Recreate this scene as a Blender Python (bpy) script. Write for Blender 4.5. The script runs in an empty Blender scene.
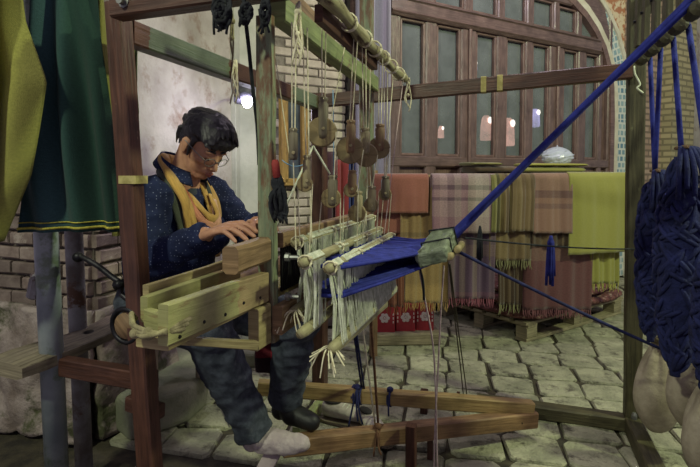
import bpy, bmesh, math, random
from mathutils import Vector, Matrix, Quaternion, noise
random.seed(7)
V3 = Vector
sc = bpy.context.scene
col = sc.collection

# ------------------------------------------------------------------ camera, world, lights, exposure
F, CAM_H, PITCH = 500.0, 1.15, math.radians(2.5)
Y0 = 172 + F * math.tan(PITCH)
cd = bpy.data.cameras.new('camera'); cam = bpy.data.objects.new('camera', cd); col.objects.link(cam)
cam.location = (0, 0, CAM_H); cam.rotation_euler = (math.radians(90) - PITCH, 0, 0)
cd.sensor_width = 36; cd.lens = F / 700 * 36; cd.shift_y = -(233.5 - Y0) / 700
cd.clip_start = 0.05
sc.camera = cam

w = bpy.data.worlds.new('night'); sc.world = w; w.use_nodes = True
bg = w.node_tree.nodes['Background']; bg.inputs[0].default_value = (0.62, 0.55, 0.70, 1); bg.inputs[1].default_value = 0.24

def lamp_light(name, kind, loc, energy, color, size=0.3, target=None, spot=None):
    d = bpy.data.lights.new(name, kind); d.energy = energy; d.color = color
    if kind == 'AREA': d.size = size
    else: d.shadow_soft_size = size
    if spot: d.spot_size = math.radians(spot); d.spot_blend = .6
    o = bpy.data.objects.new(name, d); col.objects.link(o); o.location = loc
    if target is not None:
        o.rotation_euler = (V3(target) - V3(loc)).to_track_quat('-Z', 'Y').to_euler()
    return o
lamp_light('street_light', 'POINT', (-1.7, -0.9, 3.3), 165, (0.92, 1.0, 0.70), .10)
lamp_light('bazaar_light', 'POINT', (3.3, 0.7, 3.5), 290, (0.88, 1.0, 0.58), .12)
lamp_light('shop_front_light', 'POINT', (1.3, 3.0, 3.3), 38, (1.0, 0.84, 0.98), .15)
vs = sc.view_settings
vs.view_transform = 'Standard'; vs.look = 'None'; vs.exposure = 0.70; vs.gamma = 1.0; vs.use_curve_mapping = False

# ------------------------------------------------------------------ coordinates
CP, SP = math.cos(PITCH), math.sin(PITCH)
CAM = V3((0, 0, CAM_H))
def ray(x, y):
    a = (x - 350) / F; b = (Y0 - y) / F
    return V3((a, CP + b * SP, -SP + b * CP))
def at(x, y, Y):
    d = ray(x, y); return CAM + d * (Y / d.y)
def atZ(x, y, z=0.0):
    d = ray(x, y); return CAM + d * ((z - CAM_H) / d.z)
TH = math.radians(-18.5)
UU = V3((math.cos(TH), math.sin(TH), 0)); VV = V3((-UU.y, UU.x, 0)); ZZ = V3((0, 0, 1))
FLp = atZ(320, 386); BR = 1.33
OO = FLp - VV * BR
def L(u, v, z): return OO + UU * u + VV * v + ZZ * z          # loom coordinates: along the warp, across, up
WD = V3((.861, .509, 0)).normalized(); WN = V3((WD.y, -WD.x, 0)); W0 = V3((1.38, 4.6, 0))
def W(t, z, off=0.0): return W0 + WD * t + ZZ * z + WN * off  # back wall coordinates
def onW(x, y):
    d = ray(x, y); k = (W0 - CAM).dot(WN) / d.dot(WN); P = CAM + d * k
    return (P - W0).dot(WD), P.z

# ------------------------------------------------------------------ materials
MT = {}
def nodes(name):
    m = bpy.data.materials.new(name); m.use_nodes = True
    return m, m.node_tree, m.node_tree.nodes['Principled BSDF']
def link(nt, a, b): nt.links.new(a, b)
def N(nt, t, **kw):
    n = nt.nodes.new(t)
    for k, v in kw.items(): setattr(n, k, v)
    return n
def c4(c): return (c[0], c[1], c[2], 1)
def S(r, g, b):                                               # sRGB 0-255 to linear
    f = lambda v: (v / 255 / 12.92) if v <= 10 else ((v / 255 + .055) / 1.055) ** 2.4
    return (f(r), f(g), f(b))
def ramp(nt, stops, interp='LINEAR'):
    r = N(nt, 'ShaderNodeValToRGB'); cr = r.color_ramp; cr.interpolation = interp
    while len(cr.elements) < len(stops): cr.elements.new(1.0)
    for e, (p, c) in zip(cr.elements, stops): e.position = p; e.color = c4(c)
    return r
def coords(nt, kind, scale=(1, 1, 1)):
    tc = N(nt, 'ShaderNodeTexCoord'); mp = N(nt, 'ShaderNodeMapping'); mp.inputs['Scale'].default_value = scale
    link(nt, tc.outputs[kind], mp.inputs['Vector']); return mp.outputs[0]
def mixc(nt, fac, a, b, mode='MIX'):
    m = N(nt, 'ShaderNodeMix', data_type='RGBA', blend_type=mode)
    if isinstance(fac, (int, float)): m.inputs[0].default_value = fac
    else: link(nt, fac, m.inputs[0])
    for i, x in ((6, a), (7, b)):
        if isinstance(x, tuple): m.inputs[i].default_value = c4(x)
        else: link(nt, x, m.inputs[i])
    return m.outputs[2]
def noise_tex(nt, vec, scale, detail=5, rough=.6, dist=0):
    n = N(nt, 'ShaderNodeTexNoise'); n.inputs['Scale'].default_value = scale; n.inputs['Detail'].default_value = detail
    n.inputs['Roughness'].default_value = rough; n.inputs['Distortion'].default_value = dist
    link(nt, vec, n.inputs['Vector']); return n.outputs[0]
def bump(nt, b, h, dist, strength=1.0):
    n = N(nt, 'ShaderNodeBump'); n.inputs['Distance'].default_value = dist; n.inputs['Strength'].default_value = strength
    link(nt, h, n.inputs['Height']); link(nt, n.outputs[0], b.inputs['Normal'])
def mat(name, c1, c2=None, scale=12, rough=.75, bmp=.003, bscale=40, metal=0, spec=.4, kind='Object', lo=.38, hi=.62, c3=None, c3scale=3, c3lo=.55, c3hi=.62):
    if name in MT: return MT[name]
    m, nt, b = nodes(name)
    vec = coords(nt, kind)
    if c2:
        r = ramp(nt, [(lo, c1), (hi, c2)]); link(nt, noise_tex(nt, vec, scale), r.inputs[0]); o = r.outputs[0]
        if c3:
            r3 = ramp(nt, [(c3lo, (0, 0, 0)), (c3hi, (1, 1, 1))]); link(nt, noise_tex(nt, vec, c3scale, 6, .7), r3.inputs[0])
            o = mixc(nt, r3.outputs[0], o, c3)
        link(nt, o, b.inputs['Base Color'])
    else: b.inputs['Base Color'].default_value = c4(c1)
    b.inputs['Roughness'].default_value = rough; b.inputs['Metallic'].default_value = metal
    b.inputs['Specular IOR Level'].default_value = spec
    if bmp: bump(nt, b, noise_tex(nt, vec, bscale, 6, .65), bmp)
    MT[name] = m; return m
def wood(name, c1, c2, wear=None, wlo=.56, whi=.60, rough=.6, wscale=9, bands=None, blen=1.0, spec=.4):
    """grain along UV.x (metres); optional colour bands along the length; wear shows bare wood"""
    if name in MT: return MT[name]
    m, nt, b = nodes(name)
    g = noise_tex(nt, coords(nt, 'UV', (5, 90, 1)), 1.0, 6, .6, .6)
    r = ramp(nt, [(.33, c1), (.68, c2)]); link(nt, g, r.inputs[0]); o = r.outputs[0]
    if bands:
        uv = coords(nt, 'UV'); sx = N(nt, 'ShaderNodeSeparateXYZ'); link(nt, uv, sx.inputs[0])
        nz = noise_tex(nt, coords(nt, 'UV', (30, 60, 1)), 1.0, 3)
        a = N(nt, 'ShaderNodeMath', operation='MULTIPLY_ADD'); link(nt, nz, a.inputs[0]); a.inputs[1].default_value = .05
        link(nt, sx.outputs[0], a.inputs[2])
        d = N(nt, 'ShaderNodeMath', operation='DIVIDE'); link(nt, a.outputs[0], d.inputs[0]); d.inputs[1].default_value = blen
        rb = ramp(nt, bands, 'CONSTANT'); link(nt, d.outputs[0], rb.inputs[0])
        o = mixc(nt, .72, o, rb.outputs[0])
    if wear:
        wn = noise_tex(nt, coords(nt, 'UV', (2.2, 8, 1)), wscale / 3, 8, .72)
        rw = ramp(nt, [(wlo, (0, 0, 0)), (whi, (1, 1, 1))]); link(nt, wn, rw.inputs[0])
        o = mixc(nt, rw.outputs[0], o, wear)
    big = noise_tex(nt, coords(nt, 'UV', (3, 3, 1)), 3, 4)
    rr = ramp(nt, [(.3, (.62, .62, .62)), (.7, (1.15, 1.15, 1.15))]); link(nt, big, rr.inputs[0])
    o = mixc(nt, 1.0, o, rr.outputs[0], 'MULTIPLY')
    link(nt, o, b.inputs['Base Color']); b.inputs['Roughness'].default_value = rough
    b.inputs['Specular IOR Level'].default_value = spec
    bump(nt, b, g, .0025)
    MT[name] = m; return m
def cloth(name, xs, ys=None, mix=.5, rough=.9, interp='CONSTANT', var=.25, sheen=.3):
    if name in MT: return MT[name]
    m, nt, b = nodes(name)
    uv = coords(nt, 'UV'); sx = N(nt, 'ShaderNodeSeparateXYZ'); link(nt, uv, sx.inputs[0])
    rx = ramp(nt, xs, interp); link(nt, sx.outputs[0], rx.inputs[0]); o = rx.outputs[0]
    if ys:
        ry = ramp(nt, ys, interp); link(nt, sx.outputs[1], ry.inputs[0]); o = mixc(nt, mix, o, ry.outputs[0])
    nz = noise_tex(nt, coords(nt, 'UV', (40, 140, 1)), 1.0, 4); rv = ramp(nt, [(.3, (1 - var,) * 3), (.7, (1 + var,) * 3)]); link(nt, nz, rv.inputs[0])
    o = mixc(nt, 1.0, o, rv.outputs[0], 'MULTIPLY')
    link(nt, o, b.inputs['Base Color']); b.inputs['Roughness'].default_value = rough
    b.inputs['Sheen Weight'].default_value = sheen; b.inputs['Specular IOR Level'].default_value = .15
    bump(nt, b, noise_tex(nt, coords(nt, 'UV', (160, 200, 1)), 1.0, 2), .0015)
    MT[name] = m; return m

BROWN = S(74, 48, 34); BROWN2 = S(104, 70, 50)
M_brown = wood('dark_brown_paint', S(62, 40, 32), S(96, 64, 52), wear=S(150, 120, 92), wlo=.66, whi=.70, rough=.42)
M_redbrown = wood('red_brown_paint', S(64, 40, 33), S(96, 62, 50), wear=S(150, 120, 95), wlo=.67, whi=.70, rough=.4)
M_raw = wood('raw_yellow_wood', S(128, 112, 76), S(176, 160, 116), wear=S(100, 82, 58), wlo=.60, whi=.70, rough=.65)
M_rawb = wood('raw_brown_wood', S(106, 82, 58), S(156, 126, 94), wear=S(76, 58, 42), wlo=.60, whi=.70, rough=.65)
M_green = wood('green_paint_wood', S(122, 136, 88), S(156, 164, 106), wear=S(120, 100, 74), wlo=.55, whi=.62, rough=.55)
M_sword = wood('worn_green_post', S(104, 116, 92), S(142, 148, 116), wear=S(112, 84, 62), wlo=.47, whi=.55, rough=.6, wscale=7)
M_grey = wood('weathered_wood', S(104, 94, 78), S(160, 148, 124), wear=S(80, 70, 58), wlo=.58, whi=.68, rough=.8)
M_olive = wood('olive_dark_wood', S(54, 50, 34), S(86, 80, 56), wear=S(110, 108, 80), wlo=.62, whi=.68, rough=.6)
M_bamboo = wood('bark_pole', S(128, 116, 86), S(186, 180, 140), wear=S(84, 66, 50), wlo=.54, whi=.60, rough=.8)
M_iron = mat('black_iron', S(30, 30, 34), S(58, 56, 60), 20, .45, .001, 60, .8)
M_steel = mat('steel', S(120, 120, 120), S(160, 160, 158), 20, .5, .0005, 60, .9)
M_cream = mat('cream_string', S(190, 180, 150), S(226, 218, 192), 60, .9, .001, 300)
M_white = mat('white_thread', S(186, 190, 168), S(224, 226, 208), 40, .9, .001, 300)
M_pinkcord = mat('pale_pink_cord', S(176, 150, 152), S(206, 186, 184), 40, .9, .001, 300)
M_black = mat('black_yarn', S(18, 20, 24), S(44, 46, 52), 40, .95, .002, 200)
M_navy = mat('navy_cord', S(22, 26, 62), S(40, 44, 92), 40, .85, .001, 200)
M_blue = mat('blue_yarn', S(26, 32, 104), S(48, 56, 150), 30, .85, .002, 220, lo=.3, hi=.7)
M_bundle = mat('blue_skein_yarn', S(16, 20, 56), S(38, 44, 98), 24, .9, .006, 120, lo=.3, hi=.7)

# ------------------------------------------------------------------ mesh builder
class MB:
    def __init__(s): s.v = []; s.f = []; s.uv = []
    def add(s, vs, fs, uvs=None):
        o = len(s.v); s.v += [V3(p) for p in vs]
        for i, f in enumerate(fs):
            s.f.append([o + k for k in f])
            s.uv.append(uvs[i] if uvs else [(0, 0)] * len(f))
    def sweep(s, pts, secs, up, ring_uv, caps=True, u0=0.0):
        """pts: centres; secs: list of (list of (a,b) section points); up: fixed up or None"""
        n = len(secs[0]); rows = []; us = []; L_ = u0
        prev = None
        for i, p in enumerate(pts):
            p = V3(p)
            if i: L_ += (p - V3(pts[i - 1])).length
            us.append(L_)
            a = V3(pts[max(i - 1, 0)]); b = V3(pts[min(i + 1, len(pts) - 1)])
            t = (b - a); t = t.normalized() if t.length > 1e-9 else V3((0, 0, 1))
            if up is not None:
                y = up - t * up.dot(t)
                if y.length < 1e-5: y = t.orthogonal()
                y.normalize(); x = y.cross(t).normalized()
            else:
                if prev is None: y = t.orthogonal().normalized()
                else:
                    y = prev - t * prev.dot(t)
                    y = y.normalized() if y.length > 1e-6 else t.orthogonal().normalized()
                prev = y; x = y.cross(t).normalized()
            rows.append([p + x * q[0] + y * q[1] for q in secs[i]])
        vs = [q for r in rows for q in r]; fs = []; uv = []
        for i in range(len(rows) - 1):
            for k in range(n):
                k2 = (k + 1) % n
                fs.append([i * n + k, i * n + k2, (i + 1) * n + k2, (i + 1) * n + k])
                uv.append([(us[i], ring_uv[k]), (us[i], ring_uv[k + 1]), (us[i + 1], ring_uv[k + 1]), (us[i + 1], ring_uv[k])])
        if caps:
            fs.append(list(range(n))[::-1]); uv.append([(q[0] * .3 + us[0], q[1]) for q in secs[0]][::-1])
            e = (len(rows) - 1) * n
            fs.append([e + k for k in range(n)]); uv.append([(q[0] * .3 + us[-1], q[1]) for q in secs[-1]])
        s.add(vs, fs, uv)
    def beam(s, a, b, w_, h, up=ZZ, ch=None, seg=1, jit=0.0, taper=1.0):
        a = V3(a); b = V3(b); ch = min(w_, h) * .09 if ch is None else ch
        pts = [a.lerp(b, i / seg) for i in range(seg + 1)]; secs = []
        for i in range(seg + 1):
            k = 1 + (taper - 1) * i / seg; x = w_ / 2 * k + random.uniform(-jit, jit); y = h / 2 * k + random.uniform(-jit, jit)
            secs.append([(-x + ch, -y), (x - ch, -y), (x, -y + ch), (x, y - ch), (x - ch, y), (-x + ch, y), (-x, y - ch), (-x, -y + ch)])
        per = [0]
        q = secs[0] + [secs[0][0]]
        for i in range(8): per.append(per[-1] + math.hypot(q[i + 1][0] - q[i][0], q[i + 1][1] - q[i][1]))
        s.sweep(pts, secs, V3(up), per, u0=random.uniform(0, .0)); return s
    def tube(s, pts, r, n=8, caps=True, flat=1.0, up=None):
        rs = r if isinstance(r, (list, tuple)) else [r] * len(pts)
        secs = [[(q * math.cos(2 * math.pi * k / n), q * flat * math.sin(2 * math.pi * k / n)) for k in range(n)] for q in rs]
        per = [k / n * 2 * math.pi * rs[0] for k in range(n + 1)]
        s.sweep([V3(p) for p in pts], secs, up, per, caps); return s
    def lathe(s, a, b, prof, n=14):
        """prof: (fraction along a->b, radius)"""
        a = V3(a); b = V3(b)
        s.tube([a.lerp(b, p[0]) for p in prof], [max(p[1], .0004) for p in prof], n, up=(b - a).orthogonal()); return s
    def ell(s, c, r, rot=None, nu=14, nv=9):
        c = V3(c); r = r if isinstance(r, (tuple, list)) else (r, r, r)
        vs = []; fs = []
        for j in range(nv + 1):
            ph = math.pi * j / nv - math.pi / 2
            for i in range(nu):
                a = 2 * math.pi * i / nu
                p = V3((r[0] * math.cos(ph) * math.cos(a), r[1] * math.cos(ph) * math.sin(a), r[2] * math.sin(ph)))
                if rot is not None: p = rot @ p
                vs.append(c + p)
        uv = []
        for j in range(nv):
            for i in range(nu):
                i2 = (i + 1) % nu
                fs.append([j * nu + i, j * nu + i2, (j + 1) * nu + i2, (j + 1) * nu + i])
                uv.append([(i / nu, j / nv), ((i + 1) / nu, j / nv), ((i + 1) / nu, (j + 1) / nv), (i / nu, (j + 1) / nv)])
        s.add(vs, fs, uv); return s
    def grid(s, fn, nu, nv):
        vs = [fn(i / nu, j / nv) for j in range(nv + 1) for i in range(nu + 1)]; fs = []; uv = []
        for j in range(nv):
            for i in range(nu):
                k = j * (nu + 1) + i
                fs.append([k, k + 1, k + nu + 2, k + nu + 1])
                uv.append([(i / nu, j / nv), ((i + 1) / nu, j / nv), ((i + 1) / nu, (j + 1) / nv), (i / nu, (j + 1) / nv)])
        s.add(vs, fs, uv); return s
    def poly(s, pts, ext):
        """flat polygon extruded by vector ext"""
        n = len(pts); a = [V3(p) for p in pts]; b = [p + V3(ext) for p in a]
        o = a[0]; e1 = (a[1] - a[0]).normalized(); nn = V3(ext).normalized(); e2 = nn.cross(e1)
        uvp = [((p - o).dot(e1), (p - o).dot(e2)) for p in a]
        fs = [list(range(n)), [n + k for k in range(n)][::-1]]; uv = [uvp, uvp[::-1]]
        for k in range(n):
            k2 = (k + 1) % n; fs.append([k, n + k, n + k2, k2]); l = V3(ext).length
            (xa, ya), (xb, yb) = uvp[k], uvp[k2]
            if abs(yb - ya) > abs(xb - xa): uv.append([(xa, ya), (xa + l, ya), (xa + l, yb), (xa, yb)])
            else: uv.append([(xa, ya), (xa, ya + l), (xb, ya + l), (xb, ya)])
        s.add(a + b, fs, uv); return s
    def mesh(s, name, off=V3((0, 0, 0)), smooth=False, fix=True):
        me = bpy.data.meshes.new(name); me.from_pydata([tuple(p - off) for p in s.v], [], s.f)
        ul = me.uv_layers.new(name='UVMap')
        flat = [c for f in s.uv for q in f for c in q]; ul.data.foreach_set('uv', flat)
        if fix:
            bm = bmesh.new(); bm.from_mesh(me); bmesh.ops.recalc_face_normals(bm, faces=bm.faces); bm.to_mesh(me); bm.free()
        if smooth: me.shade_smooth()
        me.update(); return me
    def build(s, name, m, parent=None, smooth=False, fix=True):
        off = wloc(parent)
        if parent is None and s.v:
            lo = V3([min(p[i] for p in s.v) for i in range(3)]); hi = V3([max(p[i] for p in s.v) for i in range(3)])
            off = V3(((lo.x + hi.x) / 2, (lo.y + hi.y) / 2, lo.z))
            me = s.mesh(name, off, smooth, fix); o = obj(name, me, m, None); o.location = off; return o
        return obj(name, s.mesh(name, off, smooth, fix), m, parent)
def wloc(o):
    p = V3((0, 0, 0))
    while o is not None: p += o.location; o = o.parent
    return p
def obj(name, me, m, parent=None):
    o = bpy.data.objects.new(name, me); col.objects.link(o)
    if m is not None: me.materials.append(m)
    if parent is not None: o.parent = parent
    return o
def tag(o, label=None, cat=None, group=None, kind=None):
    if label: o['label'] = label
    if cat: o['category'] = cat
    if group: o['group'] = group
    if kind: o['kind'] = kind
    return o
def thing(name, loc, label, cat, group=None):
    o = bpy.data.objects.new(name, None); o.empty_display_size = .05; col.objects.link(o); o.location = loc
    return tag(o, label, cat, group)
def struct(name, loc=(0, 0, 0), label=None):
    o = bpy.data.objects.new(name, None); o.empty_display_size = .05; col.objects.link(o); o.location = loc
    o['kind'] = 'structure'
    if label: o['label'] = label
    return o
def solid(o, t, off=0.0):
    md = o.modifiers.new('thickness', 'SOLIDIFY'); md.thickness = t; md.offset = off; return o
def subs(o, n=1):
    md = o.modifiers.new('smooth', 'SUBSURF'); md.levels = n; md.render_levels = n; return o
def remesh(mb, name, voxel, off, smooth=3):
    me = mb.mesh(name + '_raw', off, fix=True); o = bpy.data.objects.new('tmp', me); col.objects.link(o)
    md = o.modifiers.new('r', 'REMESH'); md.mode = 'VOXEL'; md.voxel_size = voxel
    dg = bpy.context.evaluated_depsgraph_get(); me2 = bpy.data.meshes.new_from_object(o.evaluated_get(dg))
    bpy.data.objects.remove(o); bpy.data.meshes.remove(me); me2.name = name
    bm = bmesh.new(); bm.from_mesh(me2)
    for _ in range(smooth): bmesh.ops.smooth_vert(bm, verts=bm.verts, factor=.5, use_axis_x=True, use_axis_y=True, use_axis_z=True)
    bm.to_mesh(me2); bm.free(); me2.shade_smooth(); return me2
def sag(a, b, s=0.0, n=8):
    a = V3(a); b = V3(b)
    return [a.lerp(b, i / n) - ZZ * (s * 4 * (i / n) * (1 - i / n)) for i in range(n + 1)]
def cat_pts(pts, n=6):
    """Catmull-Rom through points"""
    P = [V3(p) for p in pts]; P = [P[0] * 2 - P[1]] + P + [P[-1] * 2 - P[-2]]; out = []
    for i in range(1, len(P) - 2):
        for k in range(n):
            t = k / n; a, b, c, d = P[i - 1], P[i], P[i + 1], P[i + 2]
            out.append(.5 * ((2 * b) + (c - a) * t + (2 * a - 5 * b + 4 * c - d) * t * t + (3 * b - a - 3 * c + d) * t ** 3))
    out.append(P[-2]); return out
def nz(p, s=1.0, k=0): return noise.noise(V3((p[0] * s + k * 7.3, p[1] * s - k * 3.1, p[2] * s + k)))
#===SECTIONS===
# ================================================================== SETTING
M_dirt = mat('joint_dirt', S(48, 44, 36), S(74, 68, 52), 14, .95, .004, 60)
M_stone = mat('paving_stone', S(134, 134, 112), S(170, 168, 142), 6, .8, .022, 26, c3=S(84, 80, 68), c3scale=11, c3lo=.53, c3hi=.66, kind='Object')
# give neighbouring stones a slight difference through the object's random value
def add_obj_random(m, amt):
    nt = m.node_tree; b = nt.nodes['Principled BSDF']; src = b.inputs['Base Color'].links[0].from_socket
    oi = N(nt, 'ShaderNodeObjectInfo'); r = ramp(nt, [(0, (1 - amt,) * 3), (1, (1 + amt,) * 3)]); link(nt, oi.outputs['Random'], r.inputs[0])
    link(nt, mixc(nt, 1.0, src, r.outputs[0], 'MULTIPLY'), b.inputs['Base Color'])
    tc = [n for n in nt.nodes if n.type == 'MAPPING']
    for mp in tc:
        mu = N(nt, 'ShaderNodeMath', operation='MULTIPLY'); link(nt, oi.outputs['Random'], mu.inputs[0]); mu.inputs[1].default_value = 37.0
        cb = N(nt, 'ShaderNodeCombineXYZ'); link(nt, mu.outputs[0], cb.inputs[0]); link(nt, mu.outputs[0], cb.inputs[1]); link(nt, cb.outputs[0], mp.inputs['Location'])
add_obj_random(M_stone, .14)
floor = struct('floor', (0.6, 3.2, 0), 'worn stone paved lane with dark dirt joints')
MB().poly([(-3.2, .2, -.06), (7.5, .2, -.06), (7.5, 9, -.06), (-3.2, 9, -.06)], (0, 0, .042)).build('bedding', M_dirt, floor)
def stone_mesh(i):
    random.seed(100 + i); a, b = .115, .105; ch = .022; h = .03
    out = []
    for sx, sy in ((1, 1), (-1, 1), (-1, -1), (1, -1)):
        jx, jy = random.uniform(-.016, .006), random.uniform(-.016, .006)
        x, y = sx * (a + jx), sy * (b + jy)
        p = [(x, y - sy * ch), (x - sx * ch, y)]
        out += p if sx * sy > 0 else p[::-1]
    n = 8; vs = []
    for (k, z) in ((1.0, -h), (1.0, -.010), (.955, -.001)):
        vs += [(x * k + random.uniform(-.002, .002), y * k + random.uniform(-.002, .002), z + (random.uniform(-.003, .002) if z > -.02 else 0)) for x, y in out]
    vs.append((0, 0, random.uniform(-.001, .003)))
    fs = []
    for r in range(2):
        for k in range(n): k2 = (k + 1) % n; fs.append((r * n + k, r * n + k2, (r + 1) * n + k2, (r + 1) * n + k))
    for k in range(n): fs.append((2 * n + k, 2 * n + (k + 1) % n, 3 * n))
    me = bpy.data.meshes.new('paving_stone'); me.from_pydata(vs, [], fs)
    bm = bmesh.new(); bm.from_mesh(me); bmesh.ops.recalc_face_normals(bm, faces=bm.faces); bm.to_mesh(me); bm.free()
    me.materials.append(M_stone); return me
stones = [stone_mesh(i) for i in range(14)]
random.seed(11)
cdir = V3((.2, 1, 0)).normalized(); rdir = V3((cdir.y, -cdir.x, 0)); cells = []
rowoff = 0
for j in range(-2, 30):
    rowoff = random.uniform(-.05, .05)
    for i in range(-22, 26):
        P = V3((.80, 2.25, 0)) + rdir * (i * .236 + rowoff) + cdir * (j * .215)
        q = P - CAM
        if q.y < 1.2: continue
        px = 350 + F * q.x / q.y; py = 172 + F * CAM_H / q.y
        if -60 < px < 760 and py < 540 and (P - W0).dot(WN) > .1 and (P - OO).dot(UU) > -.62: cells.append((q.y, P))
cells.sort(key=lambda c: c[0])
ang = math.atan2(rdir.y, rdir.x)
for k, (d_, P) in enumerate(cells):
    if k < 290:
        o = bpy.data.objects.new('paving_stone', random.choice(stones)); col.objects.link(o); o.parent = floor
        o.location = P - floor.location + ZZ * random.uniform(-.005, .003)
        o.rotation_euler = (random.uniform(-.012, .012), random.uniform(-.012, .012), ang + random.uniform(-.03, .03) + random.choice((0, math.pi)))
if len(cells) > 290:
    vs, fs = [], []
    for d_, P in cells[290:]:
        me = random.choice(stones); R = Matrix.Rotation(ang, 3, 'Z'); o0 = len(vs)
        vs += [tuple(R @ v.co + P - floor.location) for v in me.vertices]; fs += [[o0 + i for i in p.vertices] for p in me.polygons]
    me = bpy.data.meshes.new('far_paving_stones'); me.from_pydata(vs, [], fs)
    tag(obj('far_paving_stones', me, M_stone, floor), kind='stuff')

# ---- left plaster wall (behind the weaver)
M_plaster = mat('stained_plaster', S(150, 142, 134), S(182, 174, 166), 2.6, .9, .005, 26, c3=S(122, 98, 82), c3scale=6, c3lo=.53, c3hi=.72)
M_plaster2 = mat('grey_plaster', S(150, 150, 140), S(176, 174, 164), 3, .9, .003, 26)
wl = struct('wall_left', L(-.85, 1.2, 0), 'stained off-white plaster wall behind the weaver')
MB().poly([L(-.80, .80, 0), L(-.80, 1.80, 0), L(-.80, 1.80, 3.2), L(-.80, .80, 3.2)], -UU * .2).build('plaster_face', M_plaster, wl)
MB().beam(L(-.79, 1.79, 0), L(-.79, 1.79, 3.2), .05, .05, up=UU).build('corner_bead', M_plaster2, wl)
# ---- brick pillar at far left with rubble foot
M_brick = mat('old_brick', S(112, 96, 90), S(146, 130, 122), 9, .9, .006, 40, c3=S(168, 156, 146), c3scale=5, c3lo=.58, c3hi=.66)
add_obj_random(M_brick, .22)
M_mortar = mat('mortar', S(96, 88, 80), S(126, 118, 108), 14, .95, .006, 50)
def brick_mesh(l, d, h, m, name='brick'):
    mb = MB(); mb.beam((-l / 2, 0, 0), (l / 2, 0, 0), d, h, ch=.006, seg=2, jit=.0015); me = mb.mesh(name); me.materials.append(m); return me
wp = struct('wall_pillar', L(-1.1, .62, 0), 'old brick pillar with crumbling foot at the far left')
pu1 = -.74; pv = .56
MB().poly([L(-1.75, pv, 0), L(pu1, pv, 0), L(pu1, .80, 0), L(-1.75, .80, 0)], (0, 0, 3.0)).build('mortar_core', M_mortar, wp)
bms = [brick_mesh(.142, .05, .058, M_brick), brick_mesh(.135, .05, .054, M_brick)]
bside = [brick_mesh(.118, .05, .056, M_brick)]
random.seed(5)
for r in range(26):
    z = .55 + .068 * r + .03
    if z > 1.6: break
    for k in range(7):
        u = pu1 - .072 - k * .152 + (.06 if r % 2 else 0) - (.0 if r % 2 else 0)
        if u + .07 > pu1: u = pu1 - .073
        if u < -1.6: continue
        o = bpy.data.objects.new('brick', random.choice(bms)); col.objects.link(o); o.parent = wp
        o.location = L(u, pv - .004 - random.uniform(0, .008), z) - wp.location; o.rotation_euler = (0, random.uniform(-.02, .02), TH)
    for k in range(2):
        o = bpy.data.objects.new('brick', bside[0]); col.objects.link(o); o.parent = wp
        o.location = L(pu1 + .002, pv + .05 + k * .125 + (.02 if r % 2 else 0), z) - wp.location; o.rotation_euler = (0, 0, TH + math.pi / 2)
M_rub = mat('crumbling_render', S(120, 106, 98), S(170, 156, 150), 6, .95, .02, 14, c3=S(82, 84, 58), c3scale=4, c3lo=.52, c3hi=.62)
def rubble(i, j):
    u = -1.7 + i * (pu1 + .04 + 1.7); z = .0 + j * .56
    p = L(u, pv - .02, z); n_ = nz(p, 5) * .05 + nz(p, 14) * .018
    return L(u, pv - .03 - .03 * (1 - j) + n_ - .02, z)
o = MB().grid(rubble, 50, 34).build('render_patch', M_rub, wp, smooth=True); solid(o, .04, -1)
def rubble2(i, j):
    v = pv - .03 + i * .5; z = j * .56; p = L(pu1, v, z)
    return L(pu1 + .03 + nz(p, 6) * .04 + nz(p, 17) * .014, v, z)
o = MB().grid(rubble2, 30, 30).build('render_patch', M_rub, wp, smooth=True); solid(o, .04, 1)
# hanging loose piece of pale cloth-like plaster strip beside the pillar
# ---- ledge block the seat rests on
M_conc = mat('green_grey_concrete', S(118, 120, 100), S(150, 150, 128), 4, .85, .008, 24, c3=S(96, 92, 78), c3scale=4)
lg = struct('ledge', L(-.4, .8, 0), 'low rendered masonry ledge with a step behind the loom')
def lump(poly, z0, z1, name, m):
    mb = MB(); mb.poly([L(u, v, z0) for u, v in poly], (0, 0, z1 - z0)); o = mb.build(name, m, lg)
    md = o.modifiers.new('soft', 'BEVEL'); md.width = .025; md.segments = 3; return o
def zl(pts, z): return [((atZ(x, y, z) - OO).dot(UU), (atZ(x, y, z) - OO).dot(VV)) for x, y in pts]
lump(zl([(128, 404), (172, 392), (190, 386), (205, 374), (210, 352), (216, 326), (110, 326), (96, 380)], .17), 0, .17, 'ledge_block', M_conc)
lump(zl([(214, 352), (262, 352), (270, 338), (218, 338)], .10), 0, .10, 'step_block', M_conc)

# ---- back wall, bricks left of the door
wb = struct('wall_back', W(-1.8, 0), 'pale brick wall beside the arched shop doors')
tL, tB, tD = -2.75, onW(273, 100)[0], onW(344, 100)[0]
tR = onW(630, 100)[0]; tE = onW(900, 100)[0]
MB().poly([W(tL, 0), W(tB, 0), W(tB, 3.4), W(tL, 3.4)], -WN * .2).build('plaster_face', M_plaster2, wb)
MB().poly([W(tB, 0), W(tD, 0), W(tD, 3.4), W(tB, 3.4)], -WN * .2).build('mortar_face', M_mortar, wb)
M_pbrick = mat('pale_brick', S(150, 138, 126), S(178, 166, 152), 7, .9, .004, 40)
add_obj_random(M_pbrick, .16)
pb = [brick_mesh(.165, .03, .052, M_pbrick), brick_mesh(.155, .03, .049, M_pbrick)]
random.seed(3); wang = math.atan2(WD.y, WD.x)
for r in range(38):
    z = .62 + r * .062
    k = 0; t = tB + .085 - (.09 if r % 2 else 0)
    while t < tD + .05:
        if t - .08 > tB - .05:
            o = bpy.data.objects.new('brick', random.choice(pb)); col.objects.link(o); o.parent = wb
            o.location = W(min(t, tD - .08), z, .0) - wb.location; o.rotation_euler = (0, 0, wang)
        t += .175
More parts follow.
